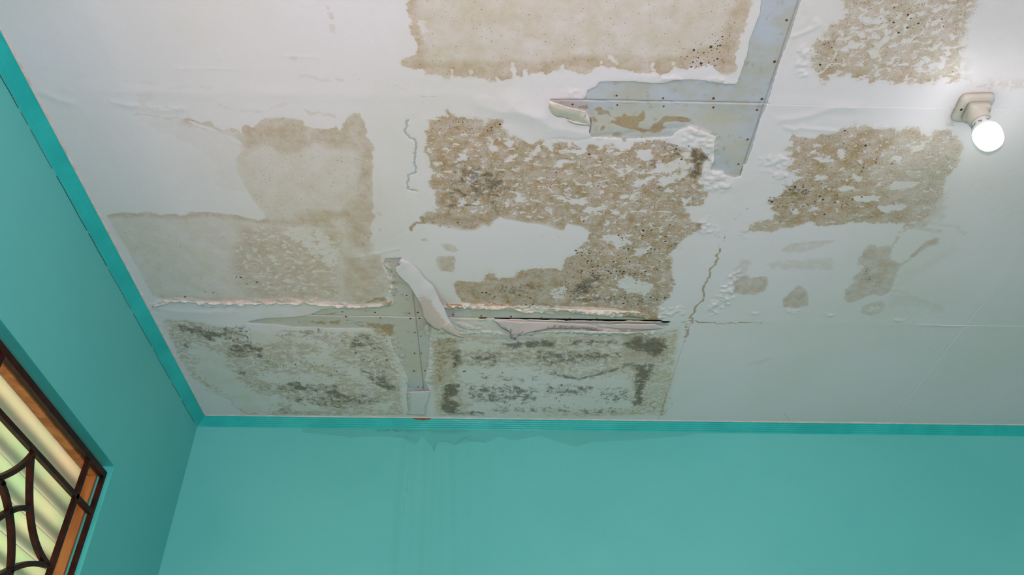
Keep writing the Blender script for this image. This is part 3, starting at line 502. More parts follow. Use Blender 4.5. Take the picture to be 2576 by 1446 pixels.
# ------------------------------------------------------------------ ceiling material
def ceiling_material():
    n = NT('painted_ceiling_board')
    p = n.pos(); pa = n.pos((0.8, 1.1, 1), (3.1, 1.7, 0)); pb = n.pos((1, 1, 1), (9.2, 4.4, 0)); pc = n.pos((0.92, 1.0, 1), (1.3, 7.9, 0))
    V, O, M, D, E_, X, R, L, T = (n.attr(k) for k in ('V', 'O', 'M', 'D', 'E', 'X', 'R', 'L', 'T'))
    big = n.noise(p, 3.0, 3, 0.5); mid = n.noise(pb, 22, 4, 0.55); fine = n.noise(pb, 260, 3, 0.6)
    # clean paint, slightly yellowed here and there
    c = n.mix(n.mr(big, 0.35, 0.7), sr(233, 222, 224), sr(228, 218, 215))
    c = n.mix(n.math('MULTIPLY', T, n.mr(mid, 0.3, 0.7, 0.25, 0.75)), c, sr(216, 200, 174))
    # tan stain
    s1 = n.math('MULTIPLY', n.math('SUBTRACT', n.noise(pa, 80, 6, 0.66, 0.35), 0.5), 1.8)
    t = n.math('ADD', V, s1); m = n.mr(t, 0.37, 0.61)
    rim = n.math('MULTIPLY', m, n.mr(t, 0.85, 0.52))
    strength = n.math('MULTIPLY', O, n.math('ADD', n.mr(n.noise(pc, 44, 5, 0.68), 0.30, 0.70, 0.42, 1.10, False), n.math('MULTIPLY', rim, 0.14)), clamp=True)
    tan = n.mix(n.mr(mid, 0.35, 0.65), sr(190, 155, 121), sr(178, 148, 109))
    c = n.mix(n.math('MULTIPLY', m, strength), c, tan)
    # bare board
    xe = n.mr(n.math('ADD', X, n.math('MULTIPLY', n.math('SUBTRACT', n.noise(pb, 120, 3, 0.6), 0.5), 0.5)), 0.46, 0.54)
    bare = n.mix(n.mr(n.noise(pa, 16, 4, 0.6), 0.35, 0.65), sr(190, 192, 200), sr(186, 182, 172))
    bare = n.mix(n.math('MULTIPLY', T, 0.75), bare, sr(208, 197, 178))
    bare = n.mix(n.mr(n.noise(pb, 48, 4, 0.65), 0.60, 0.72, 0, 0.45), bare, sr(150, 140, 124))
    c = n.mix(xe, c, bare)
    # rust and seepage
    rt = n.math('ADD', R, n.math('MULTIPLY', n.math('SUBTRACT', n.noise(pc, 90, 5, 0.62), 0.5), 0.9)); rm = n.mr(rt, 0.42, 0.66)
    rc = n.mix(n.mr(R, 0.92, 1.25), n.mix(n.mr(mid, 0.4, 0.6), sr(168, 140, 92), sr(160, 126, 80)), sr(142, 82, 38))
    c = n.mix(n.math('MULTIPLY', rm, n.mr(fine, 0.3, 0.7, 0.62, 0.85)), c, rc)
    # mould: mottled veil + speckle
    mt = n.math('ADD', M, n.math('MULTIPLY', n.math('SUBTRACT', n.noise(pc, 62, 6, 0.72, 0.4), 0.5), 1.8))
    veil = n.mr(mt, 0.38, 0.82, 0, 0.74)
    c = n.mix(veil, c, sr(106, 84, 58))
        # dots
    def dots(vec, scale, dens, rmax, soft, rmin=0.08):
        d, a, b = n.vor(vec, scale); has = n.math('LESS_THAN', a, dens); r = n.math('MULTIPLY_ADD', n.math('MULTIPLY', b, b), rmax, rmin)
        return n.math('MULTIPLY', has, n.mr(n.math('DIVIDE', d, r), 1.0, soft))
    wv = n.t.nodes.new('ShaderNodeVectorMath'); wv.operation = 'MULTIPLY_ADD'
    nn = n.t.nodes.new('ShaderNodeTexNoise'); nn.inputs['Scale'].default_value = 160; n.t.links.new(p, nn.inputs['Vector']); n.t.links.new(nn.outputs['Color'], wv.inputs[0]); wv.inputs[1].default_value = (0.004, 0.004, 0); n.t.links.new(p, wv.inputs[2]); wp = wv.outputs[0]
    pd = dots(wp, 470, n.mr(mt, 0.34, 0.80, 0, 0.92), 0.34, 0.35, 0.16); pd2 = dots(pb, 290, n.mr(mt, 0.45, 0.95, 0, 0.7), 0.34, 0.3, 0.14)
    c = n.mix(n.math('MULTIPLY', n.math('MAXIMUM', pd, pd2), 0.80), c, sr(54, 44, 28))
    sd = dots(wp, 400, n.math('MULTIPLY', n.math('MULTIPLY_ADD', M, 0.55, D), n.mr(n.noise(pa, 36, 3, 0.6), 0.3, 0.65, 0.15, 1.9)), 0.30, 0.4, 0.12)
    ld = dots(wp, 128, n.math('MULTIPLY', E_, n.mr(n.noise(pa, 30, 2, 0.5), 0.35, 0.65, 0.05, 1.3)), 0.30, 0.55, 0.12)
    xd = dots(pb, 240, n.math('MULTIPLY', E_, 0.6), 0.26, 0.5)
    c = n.mix(n.math('MULTIPLY', n.math('MULTIPLY', sd, n.math('MULTIPLY_ADD', m, 0.8, 0.2)), 0.84), c, sr(70, 54, 34)); c = n.mix(n.math('MULTIPLY', xd, 0.8), c, sr(64, 50, 34)); c = n.mix(n.math('MULTIPLY', ld, 0.92), c, sr(46, 34, 22))
    # cracks
    lm = n.mr(L, 0.22, 0.55); c = n.mix(n.math('MULTIPLY', lm, 0.75), c, sr(92, 82, 70))
    b = n.bump(n.math('SUBTRACT', 1.0, xe), 0.9, 0.0012)
    b = n.bump(n.noise(pb, 70, 3, 0.5), 0.10, 0.004, b)
    b = n.bump(n.math('MULTIPLY', lm, -1.0), 0.6, 0.0008, b)
    return n.done(c, n.mix(xe, (0.42, 0.42, 0.42), (0.75, 0.75, 0.75)), b, 0.35)
M_CEIL = ceiling_material()

def plain(name, col, rough=0.6, var=None, scale=30, bumps=0.0, spec=0.5, stretch=(1, 1, 1), dim='3D'):
    n = NT(name); p = n.pos(stretch); ns = n.noise(p, scale, 4, 0.6, 0, dim)
    c = n.mix(n.mr(ns, 0.3, 0.7), col, var or tuple(v*0.85 for v in col))
    return n.done(c, rough, n.bump(ns, bumps, 0.002) if bumps else None, spec)
M_DARK = plain('dark_roof_timber', (0.02, 0.014, 0.012), 0.9)
M_SLAB = plain('light_block_slab', (0.05, 0.045, 0.04), 0.9)  # for the added light-blocking slab over the boards
M_TRIM = plain('teal_gloss_trim_paint', sr(56, 190, 186), 0.30, sr(48, 178, 176), 14, 0.12, 0.5)
M_CAULK = plain('cream_filler', sr(224, 208, 202), 0.7, sr(206, 188, 176), 60, 0.3)
M_REVEAL = plain('teal_reveal_paint', sr(76, 192, 186), 0.40, sr(70, 186, 180), 10, 0.1)
M_TIMBER = plain('varnished_timber', sr(200, 134, 76), 0.5, sr(156, 92, 48), 14, 0.15, 0.25, (3, 3, 0.35))
M_IRON = plain('dark_red_iron_paint', sr(66, 26, 18), 0.42, sr(34, 14, 11), 40, 0.2, 0.12)
M_SHELL = plain('cream_plastic', sr(206, 196, 182), 0.38, sr(200, 190, 176), 20)
M_SCREW = plain('dark_screw', (0.03, 0.025, 0.02), 0.5)
M_COLLAR = plain('white_plastic_collar', sr(226, 226, 222), 0.35, sr(220, 220, 216), 20)
M_CAP = plain('lilac_plastic_cap', sr(196, 192, 202), 0.4, sr(190, 186, 196), 20)
M_INK = plain('grey_ink', sr(120, 120, 120), 0.6)
M_NAIL = plain('rusted_nail', sr(122, 66, 36), 0.8, sr(74, 38, 22), 400, 0.4)
M_FLOOR = plain('grey_floor_tile', sr(196, 190, 182), 0.4, sr(184, 178, 170), 4)
def glass_mat():
    n = NT('frosted_green_glass'); p = n.pos((1, 1, 1)); a = n.noise(p, 9, 3, 0.5, 0, '3D'); b = n.noise(p, 220, 2, 0.5, 0, '3D')
    n.put(n.b.inputs['Base Color'], n.mix(n.mr(a, 0.3, 0.7), sr(226, 230, 212), sr(212, 230, 212))); n.put(n.b.inputs['Roughness'], 0.35)
    tr = n.t.nodes.new('ShaderNodeBsdfTranslucent'); n.put(tr.inputs[0], n.mix(n.mr(a, 0.3, 0.7), (1.0, 1.0, 0.92), (0.88, 1.0, 0.90)))
    mx = n.t.nodes.new('ShaderNodeMixShader'); mx.inputs[0].default_value = 0.80
    n.t.links.new(n.b.outputs[0], mx.inputs[1]); n.t.links.new(tr.outputs[0], mx.inputs[2]); n.t.links.new(mx.outputs[0], n.out.inputs[0]); return n.m
M_GLASS = glass_mat()
def film_mat(name, base, stain, thr=0.5):
    n = NT(name); p = n.pos(); S = n.attr('S')
    t = n.math('ADD', S, n.math('MULTIPLY', n.math('SUBTRACT', n.noise(p, 130, 4, 0.65), 0.5), 0.9)); m = n.mr(t, thr-0.06, thr+0.12)
    g = n.noise(p, 700, 3, 0.7)
    c = n.mix(n.math('MULTIPLY', m, n.mr(g, 0.35, 0.6, 0.35, 0.85)), base, stain)
    c = n.mix(n.math('MULTIPLY', m, n.mr(n.noise(p, 900, 2, 0.6), 0.62, 0.68)), c, sr(92, 64, 50))
    return n.done(c, 0.5, n.bump(n.noise(p, 60, 3, 0.5), 0.2, 0.003), 0.4)
M_FILM = film_mat('peeled_paint_film', sr(216, 209, 208), sr(208, 180, 164))
M_FILM2 = film_mat('torn_joint_tape', sr(208, 190, 188), sr(132, 112, 108), 0.55)
M_FILM3 = film_mat('curled_cream_film', sr(222, 208, 194), sr(206, 176, 148))

# ------------------------------------------------------------------ walls
XR, YF = 2.60, -2.30
WTH = 0.16
W_Y0, W_Y1 = 0.42, 1.579
W_Z0, W_Z1 = 1.05, CAMZ+0.7645
B = Field(-0.79, 2.2, CAMZ+0.55, CAMZ+1.09, 0.0025, lambda a, b: back_pt(a, b)[[0, 2]])
WETP = ('H -300,330 0,330 2576,330 I 900,330 900,380 I 100,380 H 2576,400 2200,430 2000,440 1880,445 1760,480 1660,450 1560,420 1490,395 1400,410 1300,430 1180,400 1130,430 1080,450 1000,440 930,450 840,465 820,450 760,440 720,450 '
 '700,520 690,540 680,480 640,430 600,400 560,470 500,440 450,410 300,400 160,405 60,410 0,400 -200,380 -300,370')
B.poly('V O', WETP, (0.95, 0.38), 0.004)
B.line('O', 'H -300,360 0,395 160,400 400,395', (0.5,), 0.006, 0.01)
B.line('O', 'H 400,400 640,430 680,480 690,535 700,480 760,440 840,465 930,410 1080,440', (0.62,), 0.005, 0.006, wob=0.08)
B.line('O', 'H 1080,440 1180,405 1300,425 1490,400 1560,420 1760,475 1880,440', (0.42,), 0.006, 0.008)
B.poly('V O', 'H 230,330 430,330 1000,335 960,370 840,380 700,380 640,360 520,380 420,360 260,375', (0.75, 0.72), 0.006)
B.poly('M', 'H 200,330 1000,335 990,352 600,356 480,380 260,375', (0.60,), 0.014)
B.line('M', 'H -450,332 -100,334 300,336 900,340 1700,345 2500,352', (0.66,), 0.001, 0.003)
B.line('M', 'P 510,1074 700,1078 860,1079', (0.56,), 0.001, 0.003)
B.line('R', 'H 500,350 640,360 700,385 760,355 840,375 940,350 975,385 1050,365', (0.72,), 0.0012, 0.0035, wob=0.12)
B.line('R', 'H 640,380 620,420 690,500', (0.6,), 0.0012, 0.004, wob=0.12)
B.line('R', 'H 490,380 495,440', (0.7,), 0.003, 0.006); B.line('R', 'H 558,400 560,470', (0.62,), 0.0016, 0.005); B.line('R', 'H 688,470 688,540', (0.7,), 0.0016, 0.005); B.line('R', 'H 757,450 758,495', (0.55,), 0.0014, 0.005)
B.line('R', 'H 860,450 920,410 970,395', (0.66,), 0.004, 0.006, wob=0.1)
B.line('L', 'H 510,440 497,700 468,910 462,990', (0.75,), 0.0006, 0.003, wob=0.03); B.line('L', 'H 455,990 440,1100 410,1444', (0.7,), 0.0005, 0.003, wob=0.03)
for a, b, v in ((470, 380, 0.20), (540, 510, 0.14), (640, 590, 0.22), (700, 660, 0.14), (760, 730, 0.12), (830, 850, 0.14), (960, 940, 0.07), (1100, 1090, 0.06)):
    B.line('S', 'H %d,450 %d,900 %d,1600' % (a, (a+b)//2, b), (v,), 0.006, 0.012)
B.line('L', 'H 440,430 400,900 360,1444', (0.42,), 0.0006, 0.004, wob=0.02)
B.line('L', 'I 262,675 250,715 270,710 262,675', (0.55,), 0.0003, 0.003); B.line('L', 'I 805,365 812,410', (0.4,), 0.0003, 0.003); B.line('L', 'I 700,365 900,372 1150,372', (0.35,), 0.0004, 0.003)
def wall_material(fields):
    n = NT('teal_wall_paint_stained' if fields else 'teal_wall_paint')
    p = n.pos((1, 1, 1)); big = n.noise(p, 2.2, 3, 0.5, 0, '3D'); mid = n.noise(p, 26, 4, 0.6, 0, '3D')
    c = n.mix(n.mr(big, 0.3, 0.7), sr(103, 193, 188), sr(95, 187, 183))
    if fields:
        V, O, M, R, L, S = (n.attr(k) for k in ('V', 'O', 'M', 'R', 'L', 'S'))
        m = n.mr(n.math('ADD', V, n.math('MULTIPLY', n.math('SUBTRACT', mid, 0.5), 0.8)), 0.46, 0.56)
        c = n.mix(n.math('MULTIPLY', m, n.math('MULTIPLY', O, 0.75)), c, sr(62, 142, 132))
        c = n.mix(S, c, sr(78, 160, 152))
        rm = n.mr(n.math('ADD', R, n.math('MULTIPLY', n.math('SUBTRACT', n.noise(p, 120, 4, 0.6, 0, '3D'), 0.5), 0.6)), 0.42, 0.75)
        c = n.mix(n.math('MULTIPLY', rm, 0.6), c, sr(58, 104, 84))
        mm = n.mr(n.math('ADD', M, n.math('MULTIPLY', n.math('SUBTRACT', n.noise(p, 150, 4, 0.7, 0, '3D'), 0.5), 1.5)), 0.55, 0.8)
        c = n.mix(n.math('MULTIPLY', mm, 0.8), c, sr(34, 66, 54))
        c = n.mix(n.math('MULTIPLY', n.mr(L, 0.25, 0.7), 0.5), c, sr(44, 110, 104))
    return n.done(c, 0.55, n.bump(n.noise(p, 130, 3, 0.6, 0, '3D'), 0.10, 0.002), 0.35)
M_WALL = wall_material(False); M_WALLS = wall_material(True)

# back wall: fine skin over its top part, slab behind
xs = np.unique(np.concatenate([np.arange(XW, 1.75, 0.004), [1.75, XR]])); zs = np.concatenate([[0.0, 0.8, 1.6], np.arange(CAMZ+0.56, CAMZ+1.05, 0.004), np.arange(CAMZ+1.05, CAMZ+HC, 0.0025), [ZC]])
GX, GZ = np.meshgrid(xs.astype(np.float32), zs.astype(np.float32))
me = grid_mesh('wall_back', xs, zs, np.stack([GX, np.full_like(GX, YW)+0.0015*(fbm(GX, GZ, 3, 2)-0.5)*(GZ < CAMZ+1.04), GZ], -1))
for k in 'VOMRLS':
    a = me.attributes.new(k, 'FLOAT', 'POINT'); a.data.foreach_set('value', B.sample(k, GX, GZ).ravel())
me.flip_normals()
wb = new_obj('wall_back', me, M_WALLS); tag(wb, 'teal painted wall with water marks under the cornice', kind='structure')
bm = bmesh.new(); box(bm, (XW-WTH, YW+0.004, 0), (XR+WTH, YW+WTH, ZC+0.05)); core = bm_obj('wall_core', bm, M_WALL, wb)

bm = bmesh.new()
for y0, y1, z0, z1 in ((YF-WTH, W_Y0, 0, ZC+0.05), (W_Y1, YW+0.004, 0, ZC+0.05), (W_Y0, W_Y1, 0, W_Z0), (W_Y0, W_Y1, W_Z1, ZC+0.05)):
    box(bm, (XW-WTH, y0, z0), (XW, y1, z1))
wl = bm_obj('wall_left', bm, M_WALL); tag(wl, 'teal painted left wall with the barred window', kind='structure')
bm = bmesh.new()   # glossy reveal lining of the opening
def ch(bm, y0, y1, z0, z1, x0=XW-WTH, x1=XW+0.0006): box(bm, (x0, y0, z0), (x1, y1, z1))
ch(bm, W_Y0, W_Y1, W_Z1-0.0015, W_Z1-0.0002); ch(bm, W_Y1-0.0015, W_Y1-0.0002, W_Z0, W_Z1-0.0015); ch(bm, W_Y0+0.0002, W_Y0+0.0015, W_Z0, W_Z1-0.0015); ch(bm, W_Y0, W_Y1, W_Z0+0.0002, W_Z0+0.0015)
rv = bm_obj('reveal', bm, M_REVEAL, wl); rv['label'] = 'brighter teal paint lining the window reveal'
bm = bmesh.new(); box(bm, (XR, YF-WTH, 0), (XR+WTH, YW+0.004, ZC+0.05)); tag(bm_obj('wall_right', bm, M_WALL), 'teal painted wall to the right, outside the picture', kind='structure')
bm = bmesh.new()
for x0, x1, z0, z1 in ((XW-0.0, -0.15, 0, ZC), (1.95, XR, 0, ZC), (-0.15, 1.95, 0, 0.65), (-0.15, 1.95, 2.25, ZC)):
    box(bm, (x0, YF-WTH, z0), (x1, YF, z1))
tag(bm_obj('wall_front', bm, M_WALL), 'teal painted wall behind the camera with an open window', kind='structure')
bm = bmesh.new(); box(bm, (XW-WTH, YF-WTH, -0.1), (XR+WTH, YW+WTH, 0)); tag(bm_obj('floor', bm, M_FLOOR), 'pale floor of the room', kind='structure')

# ------------------------------------------------------------------ ceiling: joists, boards, joints
bm = bmesh.new(); box(bm, (XW-WTH, YF-WTH, ZC+0.05), (XR+WTH, YW+WTH, ZC+0.09))  # unseen slab added above the boards to block light
ceil = bm_obj('ceiling', bm, M_SLAB); tag(ceil, 'water damaged white board ceiling', kind='structure')
CX = [XW, -0.1714, 0.4397, 1.0551, 1.67, 2.28, XR]
CY = [YW, 1.4802, 0.8716, 0.262, -0.35, -0.96, -1.57, YF]
bm = bmesh.new(); box(bm, (0, -0.02, 0), (1, 0.02, 0.035)); 
for k, x in enumerate(CX[1:-1]):
    bm = bmesh.new(); box(bm, (x-0.022, YF, ZC+0.008), (x+0.022, YW, ZC+0.05)); bm_obj('ceiling_batten', bm, M_DARK, ceil)
for k, y in enumerate(CY[1:-1]):
    bm = bmesh.new(); box(bm, (XW, y-0.022, ZC+0.009), (XR, y+0.022, ZC+0.049)); bm_obj('ceiling_batten', bm, M_DARK, ceil)
def axis(a, b, va, vb, st):
    """sample positions from a to b: dense inside the visible stretch va..vb, plus joint shoulders"""
    e = [a, a+0.0007, a+0.0014, a+0.003, b-0.003, b-0.0014, b-0.0007, b]
    lo, hi = max(a+0.005, va), min(b-0.005, vb)
    d = list(np.arange(lo, hi, st)) if hi > lo else []
    c = [x for x in np.arange(a+0.03, b-0.02, 0.05) if not (hi > lo and lo-0.01 < x < hi+0.01)]
    return np.array(sorted(e+d+c))
gap_x = [ceil_pt(1130, 799)[0], ceil_pt(1230, 802)[0], ceil_pt(1300, 804)[0], ceil_pt(1420, 808)[0], ceil_pt(1500, 812)[0], ceil_pt(1540, 815)[0], ceil_pt(1600, 812)[0], ceil_pt(1660, 812)[0], ceil_pt(1688, 813)[0]]
gap_v = [0, 0.0009, 0.0022, 0.0034, 0.0042, 0.0036, 0.0022, 0.0026, 0]
for i in range(len(CX)-1):
    for j in range(len(CY)-1):
        x0, x1, y1, y0 = CX[i], CX[i+1], CY[j], CY[j+1]
        vis = x0 < 1.66 and y1 > 0.62
        ax = axis(x0, x1, -0.78, 1.62, 0.0026) if vis else np.array([x0, x0+0.001, x1-0.001, x1])
        ay = axis(y0, y1, 0.655, 1.95, 0.0026) if vis else np.array([y0, y0+0.001, y1-0.001, y1])
        X, Y = np.meshgrid(ax.astype(np.float32), ay.astype(np.float32))
        h = F.sample('Hh', X, Y); xx = F.sample('X', X, Y)
        de = np.minimum(np.where(np.isclose(x0, XW), 1, X-x0), np.where(np.isclose(x1, XR), 1, x1-X)); de = np.minimum(de, np.where(j == 0, 1, y1-Y)); de = np.minimum(de, Y-y0)
        gr = np.clip(1-de/0.0016, 0, 1)
        depth = np.where(xx > 0.4, 0.0030, 0.00006)
        if i >= 2 and j <= 1: depth = np.maximum(depth, np.where((X > 1.0) & (Y > 1.40) | (np.abs(Y-CY[2]) < 0.02), 0.0007, 0.00006))
        if j == 0 and i in (1, 2): depth = np.where(np.abs(X-CX[2]) < 0.012, 0.0022, depth)
        h = h-gr*depth
        edge = np.clip(1-de/0.02, 0, 1); h = h+edge*0.0009*fbm(X, Y, 9, 2)
        Y2 = Y.copy()
        if (i, j) in ((1, 0),):
            g = np.interp(X, gap_x, gap_v)*(0.35+1.4*fbm(X, Y*0, 70, 3)); k = np.clip(1-(Y-y0)/0.016, 0, 1); Y2 = Y+g*k; h = h+k*k*0.004*(g > 0.0008)*(0.3+fbm(X, Y, 40, 2))
        P = np.stack([X, Y2, ZC-h], -1)
        me = grid_mesh('ceiling_panel', ax, ay, P)
        for k in 'VOMDEXRLT':
            a = me.attributes.new(k, 'FLOAT', 'POINT'); a.data.foreach_set('value', F.sample(k, X, Y).ravel())
        new_obj('ceiling_panel', me, M_CEIL, ceil)

# nails
nm = bmesh.new(); bmesh.ops.create_uvsphere(nm, u_segments=8, v_segments=5, radius=0.0022)
for v in nm.verts: v.co.z *= 0.45
nail_me = bpy.data.meshes.new('nail'); nm.to_mesh(nail_me); nm.free(); nail_me.materials.append(M_NAIL)
NAILS = parse('B 2070,722 2422,742 1738,788 2075,792 2425,803 C 788,153 697,466 601,747 237,743 236,811 565,830 494,1052 425,1238 E 488,783 508,920 572,912 517,957 585,955 30,943 3,907 290,952 250,912 838,930 '
              '1050,938 1275,943 1505,950 1715,957 1922,960 550,1062 595,1090 548,1218 600,1218 543,1352 625,1350 H 575,30 608,32 E 872,233 1822,222 1210,1365 1492,1368')
for p in NAILS:
    q = ceil_pt(*p); o = bpy.data.objects.new('nail', nail_me); COL.objects.link(o); o.location = (q[0], q[1], ZC+0.0006); o.scale = [random.uniform(0.75, 1.15)]*2+[1]; o.parent = ceil

# ------------------------------------------------------------------ peeled films
def resample(P, n):
    P = np.array(P, float); d = np.r_[0, np.cumsum(np.hypot(*np.diff(P, axis=0).T))]; t = np.linspace(0, d[-1], n)
    return np.stack([np.interp(t, d, P[:, k]) for k in range(2)], -1)
def film(name, a, b, ha, hb, mat, label, n=60, m=10, bulge=0.0, stain=None, jag=0.0, wav=0.0):
    """sheet between edge a (attached) and edge b (free); ha / hb = drop below the ceiling along each edge"""
    A = resample(parse(a), n); Bp = resample(parse(b), n); P = np.zeros((m, n, 3)); S = np.zeros((m, n), np.float32)
    rj = np.convolve(RNG.normal(size=n+4), np.ones(3)/3, 'same')[2:-2]*0.75; rb = np.convolve(RNG.normal(size=n+4), np.ones(3)/3, 'same')[2:-2]*3.0
    ta = np.linspace(0, 1, n); hA = np.interp(ta, np.linspace(0, 1, len(ha)), ha); hB = np.interp(ta, np.linspace(0, 1, len(hb)), hb)
    for i in range(m):
        s = i/(m-1); e = s*s
        for k in range(n):
            px = A[k]*(1-s)+Bp[k]*s
            if i == m-1: px = px+RNG.normal(size=2)*jag
            if jag > 0.55: px = px+np.array([0, rb[k]*s])
            dr = (hA[k]*(1-e)+hB[k]*e)*(1+(rj[k] if jag > 0.55 else 0)*s)+bulge*math.sin(math.pi*s)+wav*math.sin(k*0.37+s*2+math.sin(k*0.13)*2)*s
            P[i, k] = ceil_pt(px[0], px[1], dr)
            S[i, k] = stain(ta[k], s) if stain else 0
    me = grid_mesh(name, None, None, P); at = me.attributes.new('S', 'FLOAT', 'POINT'); at.data.foreach_set('value', S.ravel())
    o = new_obj(name, me, mat, ceil); o['label'] = label
    md = o.modifiers.new('thick', 'SOLIDIFY'); md.thickness = 0.0009; md.offset = 0
    return o
film('paint_flap', 'Q 305,175 430,240 560,350 660,490 760,570 800,620 890,830 960,960 1010,1090 1060,1170 1120,1260 1170,1330 1262,1371',
     'Q 250,240 290,300 215,310 205,370 265,450 330,510 400,570 480,690 550,810 600,900 640,1080 690,1150 740,1190 800,1240 880,1265 915,1225 960,1270 1060,1330 1180,1366 1262,1372',
     (0.001, 0.002, 0.003, 0.006, 0.014, 0.022, 0.026), (0.004, 0.010, 0.014, 0.018, 0.022, 0.028, 0.028), M_FILM, 'long peeled strip of white paint hanging down, brown stained at its tip', 90, 14, 0.004,
     lambda t, s: 1.15*max(0, min(1, (t-0.34)*6.0))*max(0, min(1, 2.3*s-0.45+(t-0.55)*1.4))+max(0, t-0.76)*4, 0.5)
film('paint_flap', 'R 210,435 350,440 500,452 800,462 1080,472 1250,482 1450,492 1560,515', 'R 212,437 270,490 330,545 395,580 440,600 420,660 475,682 500,705 520,650 620,615 730,585 850,565 950,552 1200,548 1450,555 1585,590',
     (0.0035,)*2, (0.004, 0.010, 0.013, 0.010, 0.006, 0.005, 0.004), M_FILM2, 'mauve torn joint tape sagging below the open crack', 90, 8, 0.002, lambda t, s: 0.35*s+0.35*(0.55 < t)*1.0+0.3*(t < 0.35)*(s > 0.7), 0.25)
film('paint_flap', 'R 1590,508 1750,495 1900,482 2100,492 2300,486 2400,525 2440,525', 'R 1600,522 1700,535 1850,552 2000,555 2150,562 2320,560 2440,532', (0.003, 0.003), (0.004, 0.006, 0.006, 0.004), M_FILM2, 'short bluish strip of torn joint tape beside the crack', 50, 6, 0.001, lambda t, s: 0.1)
film('paint_flap', 'R 485,292 560,290 640,310 740,325', 'R 486,294 530,320 600,343 660,346 725,348 740,326', (0.001, 0.001), (0.002, 0.007, 0.007, 0.002), M_FILM3, 'small cream paint flake curling off the board edge', 30, 6, 0.001, lambda t, s: 0.7*(s > 0.6))
film('paint_flap', 'K 345,300 385,370 430,400 520,410 560,430 620,465 700,485 792,496', 'K 356,228 420,252 560,300 660,322 746,345 742,400 790,425 796,494', (0.001, 0.003, 0.004, 0.003, 0.002), (0.006, 0.014, 0.016, 0.014, 0.005), M_FILM3,
     'cream paint film rolled back beside the bare board corner', 70, 12, 0.006, lambda t, s: 0.25+0.2*s, 0.15, 0.0007)
film('paint_flap', 'K 540,420 620,450 700,462 790,475', 'K 560,455 620,480 700,495 792,498', (0.005, 0.005), (0.002, 0.002), M_FILM3, 'small fold under the rolled back film', 30, 6, 0.004, lambda t, s: 0.3)
film('paint_flap', 'H 486,235 500,200 490,120 488,66', 'H 632,240 628,180 660,98 662,60', (0.001, 0.001, 0.002), (0.004, 0.006, 0.006, 0.003), M_FILM, 'white paint patch lifting at the cornice', 40, 12, 0.002, lambda t, s: 0.55*(s < 0.25))
film('paint_flap', 'Q 700,1175 740,1230 735,1300 732,1362', 'Q 655,1190 650,1260 660,1310 728,1364', (0.002, 0.003), (0.006, 0.010, 0.008, 0.006), M_FILM3, 'small tan paint shard hanging beside the strip tip', 24, 6, 0.001, lambda t, s: 0.5)
film('paint_flap', 'D 1150,862 1300,815 1500,832 1800,838 2100,836 2300,834 2500,848 E 60,858 200,862 330,848', 'D 1150,868 1300,823 1500,842 1800,850 2100,848 2300,846 2500,862 E 60,876 200,876 330,858', (0.001, 0.001), (0.003, 0.006, 0.006, 0.006, 0.003), M_FILM3,
     'long curled cream paint lip above the bare joint', 160, 5, 0.001, lambda t, s: 0.25+0.5*max(0, t-0.8)*5, 0.6, 0.0012)
film('paint_flap', 'E 800,856 900,858 1000,860 1120,858 1240,858 1300,872', 'E 800,866 880,876 940,884 1020,880 1100,884 1180,892 1250,874 1300,884', (0.001, 0.001), (0.003, 0.007, 0.008, 0.007, 0.003), M_FILM3, 'crinkled cream paint lip with rust stains beside the strip', 80, 6, 0.002, lambda t, s: 0.65-0.4*s, 0.6, 0.0018)
film('paint_flap', 'E 1560,875 1700,880 1850,888 2000,890 2120,895 2250,905', 'E 1560,886 1700,900 1800,905 1860,925 1940,925 2000,930 2080,912 2180,915 2250,912', (0.001, 0.001), (0.002, 0.006, 0.008, 0.007, 0.002), M_FILM3, 'crinkled cream paint lip above the open crack', 90, 6, 0.002, lambda t, s: 0.3, 0.6, 0.0018)
film('paint_flap', 'E 1300,1085 1400,1065 1500,1052 1700,1045 1900,1050 2100,1058 2330,1052', 'E 1300,1090 1400,1075 1500,1068 1700,1066 1900,1075 2100,1078 2330,1062', (0.004, 0.005), (0.001, 0.001), M_FILM3, 'pale blistered paint lip below the open crack', 110, 5, 0.002, lambda t, s: 0.2, 0.6, 0.0015)

# ------------------------------------------------------------------ cornice
def cornice(name, along, a, b, flutes, label):
    """25 mm fluted moulding; (p, q) = out from wall, down from ceiling"""
    prof = [(0.0205, 0.0)]
    N = 4*flutes
    for k in range(N+1):
        t = k/N; w = 0.00030*math.cos(t*flutes*2*math.pi); bx = 0.0205*(1-t); bz = 0.0022+0.0195*t
        prof.append((max(bx+w*0.7, 0), bz+w*0.7))
    prof += [(0.0, 0.0235), (0.0, 0.0)]
    bm = bmesh.new(); n = 80; rings = []
    for k in range(n+1):
        t = a+(b-a)*k/n
        if along == 'x': rings.append([bm.verts.new((t, YW-p, ZC-q)) for p, q in prof])
        else: rings.append([bm.verts.new((XW+p, t, ZC-q)) for p, q in prof])
    for u, v in zip(rings[:-1], rings[1:]):
        for j in range(len(prof)-1): bm.faces.new((u[j], u[j+1], v[j+1], v[j]))
    bm.faces.new(rings[0]); bm.faces.new(rings[-1][::-1]); bmesh.ops.recalc_face_normals(bm, faces=bm.faces)
    return tag(bm_obj(name, bm, M_CORN, None), label, kind='structure')
